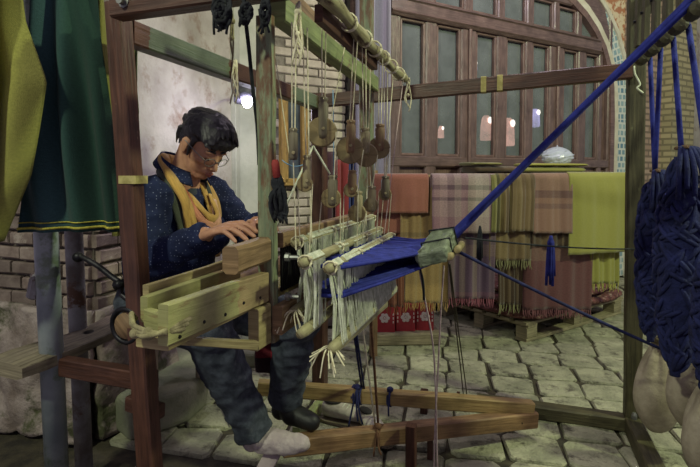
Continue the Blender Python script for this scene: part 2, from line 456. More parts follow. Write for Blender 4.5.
# window with ochre frame in the brick part
M_ochre = wood('ochre_frame', S(120, 92, 44), S(166, 132, 70), wear=S(90, 70, 44), wlo=.6, whi=.68)
wn_ = struct('window_1', W(tB, 1.4), 'narrow ochre framed window in the brick wall')
t0, z0 = onW(281, 182); t1, z1 = onW(301, 96)
mb = MB()
for a, b in (((t0, z0), (t0, z1)), ((t1, z0), (t1, z1))): mb.beam(W(a[0], a[1], .05), W(b[0], b[1], .05), .05, .06, up=WN)
for z in (z0, z1): mb.beam(W(t0, z, .05), W(t1, z, .05), .05, .06, up=WN)
mb.build('window_frame', M_ochre, wn_)
M_dglass = mat('dusky_glass', S(54, 62, 66), S(84, 92, 98), 3, .12, 0, 10, spec=.7)
MB().beam(W((t0 + t1) / 2, z0, .035), W((t0 + t1) / 2, z1, .035), abs(t1 - t0), .008, up=WN).build('pane', M_dglass, wn_)

# ---- right of the arch: brick and rendered wall
def brick_mat(name, c1, c2, mo, sc_):
    m, nt, b = nodes(name); vec = coords(nt, 'UV'); bt = N(nt, 'ShaderNodeTexBrick'); link(nt, vec, bt.inputs['Vector'])
    bt.inputs['Color1'].default_value = c4(c1); bt.inputs['Color2'].default_value = c4(c2); bt.inputs['Mortar'].default_value = c4(mo)
    bt.inputs['Scale'].default_value = sc_; bt.inputs['Mortar Size'].default_value = .012; bt.inputs['Brick Width'].default_value = .2; bt.inputs['Row Height'].default_value = .07
    link(nt, bt.outputs[0], b.inputs['Base Color']); b.inputs['Roughness'].default_value = .9; bump(nt, b, bt.outputs[1], -.008); return m
M_fb1 = brick_mat('far_pink_brick', S(150, 124, 110), S(172, 148, 132), S(120, 104, 92), 1.0)
M_fb2 = brick_mat('far_buff_brick', S(150, 140, 108), S(172, 160, 126), S(122, 114, 90), 1.0)
wr = struct('wall_right', W(tR + 1, 0), 'buff brick wall beyond the arch at right')
ta, tb_, tc_ = onW(662, 100)[0], onW(684, 100)[0], onW(760, 100)[0]
MB().poly([W(tR - .1, 0), W(ta, 0), W(ta, 4), W(tR - .1, 4)], -WN * .2).build('brick_face', M_fb1, wr)
MB().poly([W(ta, 0, .12), W(tb_, 0, .12), W(tb_, 4, .12), W(ta, 4, .12)], -WN * .3).build('brick_pier', M_fb2, wr)
MB().poly([W(tb_, 0, .0), W(tc_, 0, .0), W(tc_, 4, .0), W(tb_, 4, .0)], -WN * .2).build('plaster_face', M_plaster, wr)

# ---- arched shop front
M_door = wood('plum_brown_door', S(86, 68, 64), S(120, 98, 92), wear=S(160, 138, 130), wlo=.64, whi=.70, rough=.30, spec=.6)
M_door2 = wood('plum_brown_panel', S(94, 72, 66), S(130, 104, 96), wear=S(160, 138, 130), wlo=.66, whi=.72, rough=.34, spec=.6)
dr = struct('door_1', W(0, 0), 'plum-brown panelled wooden shop doors with tall glass panes under an arch')
m, nt, b = nodes('dusty_pane')
b.inputs['Base Color'].default_value = c4(S(128, 134, 134)); b.inputs['Roughness'].default_value = .06; b.inputs['Specular IOR Level'].default_value = .8
tr = N(nt, 'ShaderNodeBsdfTransparent'); tr.inputs[0].default_value = (.8, .82, .84, 1); mx = N(nt, 'ShaderNodeMixShader')
dn = ramp(nt, [(.3, (.36,) * 3), (.75, (.72,) * 3)]); link(nt, noise_tex(nt, coords(nt, 'Object'), 4.5, 5), dn.inputs[0]); link(nt, dn.outputs[0], mx.inputs[0])
link(nt, tr.outputs[0], mx.inputs[1]); link(nt, b.outputs[0], mx.inputs[2]); link(nt, mx.outputs[0], nt.nodes['Material Output'].inputs[0])
M_pane = m
panes = [(396, 421), (432, 456), (471, 491.5), (501, 520), (527, 544), (558, 572.5), (580, 593)]
pt = [(onW(a, 100)[0], onW(b_, 100)[0]) for a, b_ in panes]
zt = onW(540, 46)[1]; zb = onW(409, 156)[1]
ztr0 = onW(538, 29)[1]; ztr1 = onW(538, 4)[1] + .03
tP0, tP1 = onW(597, 100)[0], onW(602.5, 100)[0]
dl = onW(385, 100)[0]; dR = onW(606, 100)[0]
def vstile(ta_, tb2, z0, z1, off=.03, th=.07, name='stile'):
    MB().beam(W((ta_ + tb2) / 2, z0, off), W((ta_ + tb2) / 2, z1, off), tb2 - ta_, th, up=WN, ch=.012).build(name, M_door, dr)
def rail_(ta_, tb2, z0, z1, off=.03, th=.07, name='rail'):
    MB().beam(W(ta_, (z0 + z1) / 2, off), W(tb2, (z0 + z1) / 2, off), th, z1 - z0, up=ZZ, ch=.012).build(name, M_door, dr)
def ring(ta_, tb2, z0, z1, wd, off, th, name, m):
    mb = MB()
    for t_ in (ta_ + wd / 2, tb2 - wd / 2): mb.beam(W(t_, z0, off), W(t_, z1, off), wd, th, up=WN, ch=.004)
    for z_ in (z0 + wd / 2, z1 - wd / 2): mb.beam(W(ta_, z_, off), W(tb2, z_, off), th, wd, up=ZZ, ch=.004)
    return mb.build(name, m, dr)
edges = [dl] + [x for p in pt for x in p] + [tP0]
for k in range(0, len(edges), 2): vstile(edges[k], edges[k + 1], 0, zt + .02)
vstile(tP1, dR, 0, zt + .45)
rail_(dl, onW(594, 40)[0], zt, ztr0, .04, .10, 'transom_rail')
rail_(dl, onW(592, 40)[0], ztr0 - .035, ztr0 - .015, .085, .04, 'transom_bead')
rail_(dl, onW(594, 40)[0], zt + .015, zt + .04, .085, .04, 'transom_bead')
rail_(dl, dR, zb - .09, zb, .035, .07)
rail_(dl, dR, .02, .18, .035, .07)
for (a, b_) in pt:
    MB().beam(W((a + b_) / 2, zb - .01, .01), W((a + b_) / 2, zt + .01, .01), b_ - a + .01, .006, up=WN).build('pane', M_pane, dr)
    ring(a, b_, zb, zt, .022, .035, .035, 'glazing_bead', M_door2)
    MB().beam(W((a + b_) / 2, .17, .005), W((a + b_) / 2, zb - .08, .005), b_ - a + .01, .03, up=WN).build('panel', M_door2, dr)
    MB().beam(W((a + b_) / 2, .24, .02), W((a + b_) / 2, zb - .15, .02), (b_ - a) * .62, .03, up=WN, ch=.012).build('raised_field', M_door2, dr)
MB().beam(W((tP0 + tP1) / 2, .1, .005), W((tP0 + tP1) / 2, zt - .1, .005), tP1 - tP0 + .02, .03, up=WN).build('panel', M_door2, dr)
# leaves meet: proud astragal strips
for px in (463.5, 551):
    t_ = onW(px, 100)[0]
    MB().beam(W(t_, .05, .075), W(t_, zt, .075), .03, .03, up=WN, ch=.008).build('astragal', M_door2, dr)
# transom lights
trp = [(400, 424), (430, 459.5), (467, 493), (499, 522), (528, 549), (554, 572), (577, 590)]
prev = dl
zarch = {5: ztr1 - .02, 6: ztr1 - .16}
for k, (a, b_) in enumerate(trp):
    ta_ = onW(a, 25)[0]; tb2 = onW(b_, 25)[0]; z1 = zarch.get(k, ztr1)
    vstile(prev, ta_, ztr0 - .01, ztr1 + (.3 if k < 5 else .10 if k == 5 else -.02)); prev = tb2
    if k < 6:
        MB().beam(W((ta_ + tb2) / 2, ztr0, .01), W((ta_ + tb2) / 2, z1, .01), tb2 - ta_ + .01, .006, up=WN).build('pane', M_pane, dr)
        ring(ta_, tb2, ztr0, z1, .02, .035, .035, 'glazing_bead', M_door2)
    else:
        MB().poly([W(ta_, ztr0, .01), W(tb2, ztr0, .01), W(tb2, ztr0 + .05, .01), W(ta_ + .06, z1 + .08, .01), W(ta_, z1 + .10, .01)], WN * .006).build('pane', M_pane, dr)
        MB().poly([W(tb2, ztr0 - .02, .0), W(tb2 + .3, ztr0 - .02, .0), W(tb2 + .1, ztr1 + .2, 0), W(ta_ - .02, ztr1 + .3, 0), W(ta_ - .02, z1 + .10, 0), W(ta_ + .06, z1 + .08, 0), W(tb2, ztr0 + .05, 0)], WN * .06).build('arch_spandrel', M_door, dr)
rail_(dl, onW(566, 10)[0], ztr1, ztr1 + .12, .035, .08, 'head_rail')
rail_(dl, onW(545, 10)[0], ztr1 + .12, ztr1 + .5, .02, .05, 'head_panel')
# side boards left of the doors with a round-headed panel
sb0 = onW(350, 60)[0]
MB().poly([W(sb0, 0), W(dl, 0), W(dl, 3.4), W(sb0, 3.4)], WN * .05).build('side_board', M_door, dr)
mb = MB(); sm = (sb0 + dl) / 2; hw = (dl - sb0) * .3
pa = [W(sm - hw, .4, .06)] + [W(sm - hw, 1.2 + .25 * k, .06) for k in range(4)] + [W(sm + hw * math.cos(a_), 2.0 + hw * math.sin(a_), .06) for a_ in [math.pi * (1 - k / 8) for k in range(9)]] + [W(sm + hw, .4, .06)]
mb.tube(pa, .02, 6).build('panel_moulding', M_door2, dr)
# arch bands
def arch_pts(dpx):
    base = [(605, 200), (605, 120), (604.5, 88), (602, 68), (597, 50), (589, 33), (579, 18), (567, 5), (552, -8), (532, -22)]
    out = []
    for k, (x, y) in enumerate(base):
        t_, z_ = onW(x, y); x0, y0_ = base[max(k - 1, 0)]; x1, y1_ = base[min(k + 1, len(base) - 1)]
        ta_, za_ = onW(x0, y0_); tb2, zb_ = onW(x1, y1_); d_ = V3((tb2 - ta_, zb_ - za_, 0)).normalized()
        out.append((t_ + d_.y * dpx, z_ - d_.x * dpx))
    out[0] = (out[1][0], 0.0); return out
def band(d0, d1, off, name, m):
    a = arch_pts(d0); b_ = arch_pts(d1); mb = MB()
    for k in range(len(a) - 1):
        mb.poly([W(a[k][0], a[k][1], off), W(b_[k][0], b_[k][1], off), W(b_[k + 1][0], b_[k + 1][1], off), W(a[k + 1][0], a[k + 1][1], off)], -WN * .15)
    return mb.build(name, m, tm)
tm = struct('trim_1', W(tR, 0), 'cream and blue tiled band framing the arched doors')
M_tile = brick_mat('blue_tile', S(94, 128, 150), S(150, 172, 178), S(196, 200, 196), 1.0)
M_tile.node_tree.nodes['Brick Texture'].inputs['Brick Width'].default_value = .07
M_ctile = mat('cream_band', S(188, 180, 160), S(208, 202, 186), 8, .6, .003, 30)
M_orange = mat('orange_tile', S(168, 112, 78), S(208, 190, 160), 9, .5, .002, 30, lo=.47, hi=.53)
band(-.02, .05, .08, 'door_moulding', M_door2)
band(.05, .13, .07, 'cream_band', M_ctile)
band(.13, .31, .05, 'blue_tile_band', M_tile)
band(.31, .36, .07, 'cream_band', M_ctile)
a = arch_pts(.34)
MB().poly([W(x, z, -.02) for x, z in a[3:]] + [W(a[-1][0], 4.4, -.02), W(tR + .9, 4.4, -.02), W(tR + .9, a[3][1], -.02)], -WN * .1).build('tiled_spandrel', M_orange, tm)
# room behind the panes
M_room = mat('shop_interior', S(70, 66, 64), S(92, 86, 82), 2, .9, .0, 10)
rm = struct('wall_shop_interior', W(0.5, 0, -1.4), 'dim shop room behind the glass')
MB().poly([W(dl - .2, 0, -1.3), W(dR + .6, 0, -1.3), W(dR + .6, 3.4, -1.3), W(dl - .2, 3.4, -1.3)], -WN * .1).build('rear_face', M_room, rm)
MB().poly([W(dl - .25, 0, -.02), W(dl - .25, 0, -1.4), W(dl - .25, 3.4, -1.4), W(dl - .25, 3.4, -.02)], -WD * .1).build('side_face', M_room, rm)
MB().poly([W(dR + .6, 0, -.2), W(dR + .6, 0, -1.4), W(dR + .6, 3.4, -1.4), W(dR + .6, 3.4, -.2)], WD * .1).build('side_face', M_room, rm)
MB().poly([W(dl - .3, 3.4, -.02), W(dR + .7, 3.4, -.02), W(dR + .7, 3.4, -1.4), W(dl - .3, 3.4, -1.4)], ZZ * .1).build('upper_face', M_room, rm)
# lantern shapes added behind the glass for the glows reflected in it
def emis(name, c, s):
    m, nt, b = nodes(name); b.inputs['Base Color'].default_value = c4(c); b.inputs['Emission Color'].default_value = c4(c); b.inputs['Emission Strength'].default_value = s; return m
M_warm = emis('warm_glow', (.9, .46, .36), 1.3); M_cool = emis('violet_glow', (.60, .52, .95), 1.5); M_hot = emis('glow_highlight', (1, .86, .74), 5)
def pane_glow(px, py, m, label, r=.07, off=-.55, h=.26):
    d = ray(px, py); k = ((W0 - WN * -off * -1) - CAM).dot(WN) / d.dot(WN) if False else ((W0 + WN * off) - CAM).dot(WN) / d.dot(WN)
    c = CAM + d * k; t = thing('pane_glow_shape', c - ZZ * h / 2, label, 'lantern', 'glow shapes behind the shop glass')
    MB().lathe(c - ZZ * h / 2, c + ZZ * h / 2, [(0, r * .9), (.04, r), (.6, r * .92), (.9, r * .7), (1, r * .4)], 6).build('glow_body', m, t)
    MB().ell(c + ZZ * h * .30 + WN * r * .8, (r * .34, r * .2, r * .5)).build('glow_bright_spot', M_hot, t, smooth=True)
    MB().lathe(c + ZZ * h / 2, c + ZZ * (h / 2 + .05), [(0, r * .45), (1, r * .2)], 10).build('cap', M_iron, t)
    MB().tube([c + ZZ * (h / 2 + .05), V3((c.x, c.y, 3.42))], .006, 5).build('chain', M_iron, t)
pane_glow(486, 128, M_warm, 'warm pink glow shape for a reflection in the third tall pane')
pane_glow(508, 132, M_warm, 'warm pink glow shape for a reflection in the fourth tall pane', r=.08, h=.3)
pane_glow(535, 118, M_cool, 'violet glow shape for a reflection in the fifth tall pane', r=.06, h=.2)
pane_glow(441, 132, M_warm, 'small warm glow shape for a reflection in the second tall pane', r=.035, h=.12)
pane_glow(474, 66, M_cool, 'small round violet glow shape for a reflection high in the third pane', r=.04, h=.08)
# ================================================================== LOOM
lm = thing('hand_loom', L(.7, .66, 0), 'big dark-brown wooden hand loom frame standing on the paving', 'loom')
POST = .075
def bm_(name, m, a, b, w_, h, up=ZZ, par=None, ch=None, seg=5, jit=.0012, taper=1.0):
    return MB().beam(a, b, w_, h, up=up, ch=ch, seg=seg, jit=jit, taper=taper).build(name, m, par or lm)
# posts (the near-left post leans a little)
bm_('post', M_redbrown, L(.050, -.01, 0), L(-.060, 0, 1.615), .050, .054, up=UU, seg=8)
bm_('post', M_brown, L(0, BR, 0), L(0, BR, 1.56), .07, .07, up=UU, seg=8)
bm_('post', M_olive, L(1.492, 1.345, 0), L(1.468, 1.345, 1.95), .06, .066, up=UU, seg=8)
bm_('post', M_olive, L(1.492, 0, 0), L(1.49, 0, 1.95), .06, .066, up=UU, seg=4)
# front top rail with bolts
bm_('top_rail', M_brown, L(-.012, -.055, 1.585), L(1.5, -.055, 1.60), .05, .072, seg=6)
bo = MB(); bo.lathe(L(.035, -.078, 1.583), L(.035, -.098, 1.583), [(0, .016), (.25, .016), (.26, .010), (1, .010)], 8); bo.build('bolt', M_steel, lm)
# left top rail across the loom, with worn green paint sections
M_rail = wood('rail_banded', S(70, 46, 36), S(104, 72, 56), bands=[(0, S(96, 60, 44)), (.06, S(100, 120, 100)), (.36, S(78, 50, 40)), (.74, S(100, 120, 100)), (.93, S(80, 84, 64))], blen=1.33, rough=.45, wear=S(150, 140, 112), wlo=.66, whi=.70)
bm_('cross_rail', M_rail, L(-.052, .025, 1.54), L(.0, BR, 1.505), .05, .068, seg=6)
# far rail to the right post
bm_('far_rail', M_brown, L(-.05, 1.28, 1.510), L(1.445, 1.29, 1.578), .045, .066, seg=6)
M_tape = mat('masking_tape', S(150, 138, 84), S(190, 176, 118), 30, .7, .001, 60)
for t_ in (.555, .60):
    c = L(-.05, 1.28, 1.510).lerp(L(1.55, 1.29, 1.585), t_); MB().beam(c - UU * .012, c + UU * .012, .049, .072, ch=.003).build('tape_band', M_tape, lm)
c = L(-.015, -.004, 1.13); MB().beam(c - ZZ * .012, c + ZZ * .010, .054, .059, up=UU, ch=.004).build('tape_band', M_tape, lm)
# sills
bm_('sill', M_olive, L(.82, 1.345, .03), L(1.47, 1.345, .03), .07, .06, seg=3)
bm_('sill', M_olive, L(1.49, 1.31, .035), L(1.49, .03, .035), .07, .07, seg=5)
MB().lathe(L(1.49, 1.30, .07), L(1.49, 1.30, .10), [(0, .012), (.6, .012), (1, .007)], 8).build('bolt', M_steel, lm)
# seat stretchers going left from the near post
bm_('stretcher', M_redbrown, L(.0, .045, .545), L(-.46, .06, .54), .04, .055, seg=3)
bm_('stretcher', M_redbrown, L(.02, .05, .455), L(-.10, .06, .462), .035, .045, seg=2)
# right end: beam across the top carrying hooked slats
bm_('warp_beam', M_olive, L(1.50, 1.40, 1.86), L(1.50, -.05, 1.86), .05, .07, seg=4)
hooks = [1.08, .93, .78, .63, .48]
for k, v in enumerate([1.20, 1.08, .93, .78, .63, .48]):
    s_ = bm_('hook_slat', M_olive, L(1.45, v, 1.86), L(1.45, v, 1.595 if k else 1.66), .052, .02, up=UU, seg=3)
    if k:
        MB().lathe(L(1.44, v + .03, 1.585), L(1.44, v - .045, 1.585), [(0, .010), (.1, .022), (.9, .022), (1, .010)], 10).build('hook_roller', M_olive, s_)
    MB().lathe(L(1.438, v, 1.76), L(1.430, v, 1.76), [(0, .006), (1, .006)], 8).build('peg_hole', M_iron, s_)
# cloth beam by the weaver and its iron ratchet handle
MB().lathe(L(-.03, -.03, .725), L(-.03, 1.30, .725), [(0, .036), (.02, .042), (.98, .042), (1, .036)], 16).build('cloth_beam', M_rawb, lm, smooth=True)
rg = MB(); rg.tube([L(-.03 + .047 * math.cos(a), -.025, .725 + .047 * math.sin(a)) for a in [2 * math.pi * k / 20 for k in range(21)]], .008, 6); rg.build('iron_ring', M_iron, lm, smooth=True)
hd = MB(); P = [at(78, 257, 1.50), at(84, 258, 1.495), at(98, 266, 1.48), at(112, 277, 1.46), at(121, 284, 1.45), at(122, 295, 1.45), L(-.03, .04, .76)]
hd.tube(cat_pts(P, 4), .0085, 8); hd.ell(P[0], .016); hd.lathe(P[4] - VV * .02, P[4] + VV * .02, [(0, .014), (1, .014)], 8)
hd.build('ratchet_handle', M_iron, lm, smooth=True)
# short braces seen under the heddles and treadle stakes
bm_('brace', M_grey, at(332, 348, 1.42), at(385, 302, 1.74), .026, .032, seg=4, jit=.003)

# ------------------------------------------------------------------ swinging beater
bt = thing('loom_beater', L(.398, .2, .72), 'worn green and bare wood swinging beater with long shuttle box', 'loom beater')
ub = .398
bm_('sword', M_sword, L(ub, 0, .722), L(ub - .004, 0, 1.535), .029, .042, up=UU, par=bt, seg=8, jit=.002)
bm_('sword', M_sword, L(ub, .865, .78), L(ub, .865, 1.86), .045, .055, up=UU, par=bt, seg=6, jit=.002)
M_gband = wood('green_crossbar', S(112, 124, 80), S(146, 156, 104), wear=S(120, 98, 78), wlo=.58, whi=.64)
bm_('crossbar', M_gband, L(ub + .02, .02, 1.555), L(ub + .02, .89, 1.512), .045, .062, par=bt, seg=6)
bm_('crossbar', M_rawb, L(ub - .06, .18, 1.64), L(ub - .06, .62, 1.60), .02, .13, par=bt, seg=2)
# shuttle box: race board, front board, rear strip, end
M_race = wood('race_board_wood', S(140, 130, 88), S(180, 170, 120), wear=S(128, 96, 72), wlo=.55, whi=.66, bands=[(0, S(158, 158, 104)), (.32, S(148, 146, 100)), (.62, S(150, 126, 96))], blen=.42)  # near-end bands put the yellow-green lamp light into the colour, browner further on
bm_('front_board', M_race, L(ub + .002, -.40, .879), L(ub + .002, -.026, .866), .022, .074, par=bt, seg=5)
bm_('race_board', M_raw, L(ub - .035, -.385, .838), L(ub - .030, .86, .822), .075, .022, par=bt, seg=6)
bm_('rear_board', M_race, L(ub - .078, -.355, .888), L(ub - .078, -.02, .888), .018, .05, par=bt, seg=4)
bm_('box_end', M_race, L(ub - .012, -.372, .866), L(ub - .070, -.355, .866), .018, .05, par=bt, seg=1)
bm_('box_rail', M_raw, L(ub - .095, -.33, .918), L(ub - .092, -.03, .922), .012, .02, par=bt, seg=3)
bm_('cap_board', M_rawb, L(ub - .004, -.17, .955), L(ub - .004, .02, .958), .040, .062, par=bt, ch=.008, seg=3)
bm_('reed_cap', M_rawb, L(ub + .01, .03, .975), L(ub + .01, .86, .972), .035, .040, par=bt, seg=5)
bm_('lower_batten', M_rawb, L(ub + .034, -.02, .782), L(ub + .034, .86, .79), .028, .07, par=bt, seg=5)
bm_('bracket_block', M_raw, L(ub + .004, -.085, .775), L(ub + .004, -.025, .775), .03, .10, par=bt, ch=.004)
bm_('support_strut', M_raw, L(ub - .10, -.28, .805), L(ub + .02, -.10, .745), .022, .018, par=bt, seg=2)
rd = MB()
for k in range(64):
    v = .05 + .80 * k / 63; rd.beam(L(ub + .012, v, .838), L(ub + .012, v, .958), .008, .0055, up=UU, ch=.0005)
tag(rd.build('reed', M_iron, bt), 'black steel reed of fine upright wires', kind='stuff')
for zz in (.835, .935):
    MB().lathe(L(ub + .04, .016, zz), L(ub + .075, .02, zz), [(0, .011), (.3, .011), (.31, .006), (1, .006)], 8).build('bolt', M_steel, bt)
# screw heads on the front board
for k in range(5):
    P = L(ub + .013, -.37 + .075 * k, .85 + .006 * (k % 2)); MB().lathe(P, P + UU * .003, [(0, .004), (1, .003)], 6).build('screw', M_iron, bt)
# rope lashing at the near end
rp = MB()
for k in range(3):
    rp.tube(cat_pts([L(ub + .016, -.36 + .01 * k, .862 + .007 * k), L(ub + .0, -.412 - .004 * k, .868), L(ub - .05, -.405, .872 - .006 * k), L(ub - .09, -.375, .868 + .008 * k), L(ub - .12, -.33, .86)], 5), .0048, 6)
rp.ell(L(ub - .02, -.412, .865), (.012, .010, .012)); rp.ell(L(ub - .055, -.405, .860), .010)
M_rope = mat('old_rope', S(118, 110, 82), S(158, 148, 114), 60, .95, .002, 200)
rp.build('rope_lashing', M_rope, bt, smooth=True)

# ------------------------------------------------------------------ heddle shafts with hanging white threads
def shaft(u, v0, v1, zt_, zb_, label, skew=0.0, gaps=()):
    s_ = thing('heddle_shaft', L(u, (v0 + v1) / 2, zb_ - .02), label, 'heddle shaft', 'heddle shafts')
    M_bar = M_bamboo
    MB().lathe(L(u, v0 - .04, zt_), L(u, v1 + .03, zt_ + .004), [(0, .010), (.03, .0125), (.97, .0125), (1, .010)], 10).build('upper_bar', M_bar, s_, smooth=True)
    MB().lathe(L(u + skew, v0 - .05, zb_), L(u + skew, v1 + .02, zb_ + .006), [(0, .011), (.03, .0135), (.97, .0135), (1, .011)], 10).build('lower_bar', M_bar, s_, smooth=True)
    h_ = MB(); n = int((v1 - v0) / .0055)
    for k in range(n):
        f_ = k / (n - 1)
        if any(a < f_ < b for a, b in gaps): continue
        v = v0 + (v1 - v0) * f_; j = random.uniform(-.004, .004); m_ = L(u + skew * .5 + random.uniform(-.008, .008), v + j, (zt_ + zb_) / 2)
        h_.tube([L(u + .013, v, zt_ + .004), L(u, v, zt_ + .0155), L(u - .012, v, zt_), m_, L(u + skew - .012, v + j, zb_), L(u + skew, v, zb_ - .016), L(u + skew + .013, v, zb_)], .0024, 4, caps=False)
        if random.random() < .75:
            h_.tube([L(u + .013, v, zt_), L(u + .012 + random.uniform(-.006, .006), v + j * 1.5, (zt_ + zb_) / 2), L(u + skew + .013, v + j, zb_)], .0026, 4, caps=False)
    tag(h_.build('heddle_threads', M_white, s_), kind='stuff')
    for v in (v0 - .02, v0 + (v1 - v0) * .33, v0 + (v1 - v0) * .7, v1):
        kn = MB(); kn.tube([L(u + .017 * math.cos(a), v + .004 * math.sin(a * 2), zt_ + .016 * math.sin(a)) for a in [2 * math.pi * q / 10 for q in range(11)]], .0026, 5); kn.ell(L(u + .015, v, zt_ + .010), .005, nu=8, nv=5)
        kn.build('knot', M_cream, s_, smooth=True)
random.seed(21)
shaft(.455, .07, .74, .968, .795, 'heddle shaft with white threads nearest the reed', gaps=((.03, .07),))
shaft(.520, -.03, .60, .938, .775, 'middle heddle shaft with gaps between its white threads', gaps=((.12, .30), (.42, .5)))
shaft(.572, .0, .57, .922, .735, 'heddle shaft with white threads nearest the blue warp', skew=.012, gaps=((.07, .11),))
# loose knotted thread bunches at the near bar ends
for k, (u, v, z, lab) in enumerate(((.46, .03, .80, 'small bunch of pale thread knotted on the first lower heddle bar'), (.575, -.02, .735, 'small bunch of pale thread knotted on the last lower heddle bar'))):
    mb = MB()
    for q in range(14):
        a = random.uniform(0, 6.28); mb.tube(cat_pts([L(u, v + random.uniform(-.01, .01), z), L(u + .02 * math.cos(a), v - .02 + .02 * math.sin(a), z - .005), L(u + .045 * math.cos(a), v - .03 + .03 * math.sin(a), z - random.uniform(.01, .06))], 4), .0018, 4)
    tag(mb.build('thread_bunch', M_cream), lab, 'thread')

# ------------------------------------------------------------------ roll of woven cloth between reed and weaver is hidden; black warp ends below the reed
# ------------------------------------------------------------------ blue warp: sheets from the heddles to the wrapped stone
wy = thing('blue_warp', L(.7, .4, .85), 'deep blue warp yarn stretched from heddles up to the hooks', 'warp yarn')
BLK = (.775, .47, .915)
for nm, z0_, z1_, r0 in (('upper_warp_sheet', .918, .905, .0058), ('lower_warp_sheet', .850, .868, .0056)):
    mb = MB(); n = 52
    for k in range(n):
        f_ = k / (n - 1); v0 = .015 + .56 * f_; v1 = .44 + .14 * f_
        za = z0_ + random.uniform(-.004, .004); mid = L(.66, v0 + (v1 - v0) * .42, za + (z1_ - za) * .42 + random.uniform(-.002, .002))
        mb.tube([L(.50, v0, za), L(.585, v0, za), mid, L(.755, v1, z1_ + .022 * f_), L(.805, .455 + .03 * f_, .930)], [r0, r0, r0 * .8, r0 * .55, r0 * .4], 6)
    tag(mb.build(nm, M_blue, wy, smooth=True), kind='stuff')
# groups of strands climbing to the hooks
random.seed(4)
for k, v in enumerate(hooks):
    mb = MB(); tgt = L(1.425, v - .008, 1.606)
    for q in range(7):
        a = 2 * math.pi * q / 7; r_ = .0 if q == 6 else .008
        o1 = VV * r_ * math.cos(a) + ZZ * r_ * math.sin(a)
        st = L(.795, .44 + .012 * k, .935 + .004 * k) + o1 * .8
        o1 = o1 * 1.25; pts = sag(st, tgt + o1 * 1.3, .006 * math.sin(q), 6) + [L(1.452, v - .008, 1.611) + o1, L(1.466, v - .008, 1.585) + o1]
        mb.tube(pts, .0066, 6)
    tag(mb.build('warp_strand_group', M_blue, wy, smooth=True), kind='stuff')

# ------------------------------------------------------------------ wrapped stone weight the warp runs over, with roller pegs
M_wrap = mat('dusty_plastic_wrap', S(92, 100, 84), S(140, 148, 124), 10, .38, .006, 26, c3=S(60, 62, 46), c3scale=9)
ws = thing('wrapped_weight', L(.76, .45, .87), 'grey-green plastic wrapped block resting on the blue warp', 'wrapped weight')
bw = MB()
TP = [at(414, 256, 1.47), at(445, 249, 1.43), at(454, 226, 1.49), at(431, 229, 1.53)]
BT = [at(418, 269, 1.48), at(447, 263, 1.44), at(458, 243, 1.51), at(438, 248, 1.55)]
bw.add(TP + BT, [[0, 1, 2, 3], [7, 6, 5, 4], [0, 4, 5, 1], [1, 5, 6, 2], [2, 6, 7, 3], [3, 7, 4, 0]])
o = bw.build('wrapped_block', M_wrap, ws); md = o.modifiers.new('b', 'BEVEL'); md.width = .007; md.segments = 2; subs(o, 3)
o.modifiers['smooth'].subdivision_type = 'SIMPLE'
tx = bpy.data.textures.new('crumple', 'CLOUDS'); tx.noise_scale = .02; md = o.modifiers.new('d', 'DISPLACE'); md.texture = tx; md.strength = .010
bnd = MB(); e_ = lambda p, q, t: p.lerp(q, t)
for k in (.45, .92):
    P = [e_(TP[0], TP[3], k), e_(TP[1], TP[2], k), e_(BT[1], BT[2], k), e_(BT[0], BT[3], k)]; g = sum(P, V3()) / 4
    P = [g + (p - g) * 1.05 for p in P]; bnd.tube(P + [P[0]], .0028, 5)
bnd.build('tie_cord', M_black, ws)
for k, (x, y) in enumerate(((449, 257), (457, 250))):
    c = at(x, y, 1.44 + .03 * k); MB().lathe(c, c + VV * .13, [(0, .0095), (.04, .0115), (.96, .0115), (1, .009)], 12).build('roller_peg', M_raw, ws, smooth=True)

# ------------------------------------------------------------------ bark pole across the top, with cord loops
pole = thing('bark_pole', L(.55, .44, 1.5), 'crooked bark-covered pole lashed across the top of the loom', 'pole')
pp = []; pr = []
for k in range(19):
    f_ = k / 18; pp.append(L(.55 + .004 * math.sin(9 * f_), -.02 + .92 * f_, 1.566 - .042 * f_ + .005 * math.sin(14 * f_))); pr.append(.020 + .003 * math.sin(23 * f_) - .004 * f_ + random.uniform(-.002, .002))
MB().tube(pp, pr, 12).build('pole', M_bamboo, pole, smooth=True)
MB().beam(L(.520, .04, 1.542), L(.520, .55, 1.522), .022, .045, seg=3).build('splint_board', M_brown, pole)
for f_ in (.22, .38, .5, .62, .75, .88):
    mb = MB(); c = L(.55, -.02 + .92 * f_, 1.566 - .042 * f_)
    for q in range(3):
        mb.tube([c + UU * .024 * math.cos(a) + ZZ * .024 * math.sin(a) + VV * (.006 * q - .006 + .003 * a / 6) for a in [2 * math.pi * i / 12 for i in range(13)]], .0022, 5)
    mb.build('cord_binding', M_cream, pole, smooth=True)

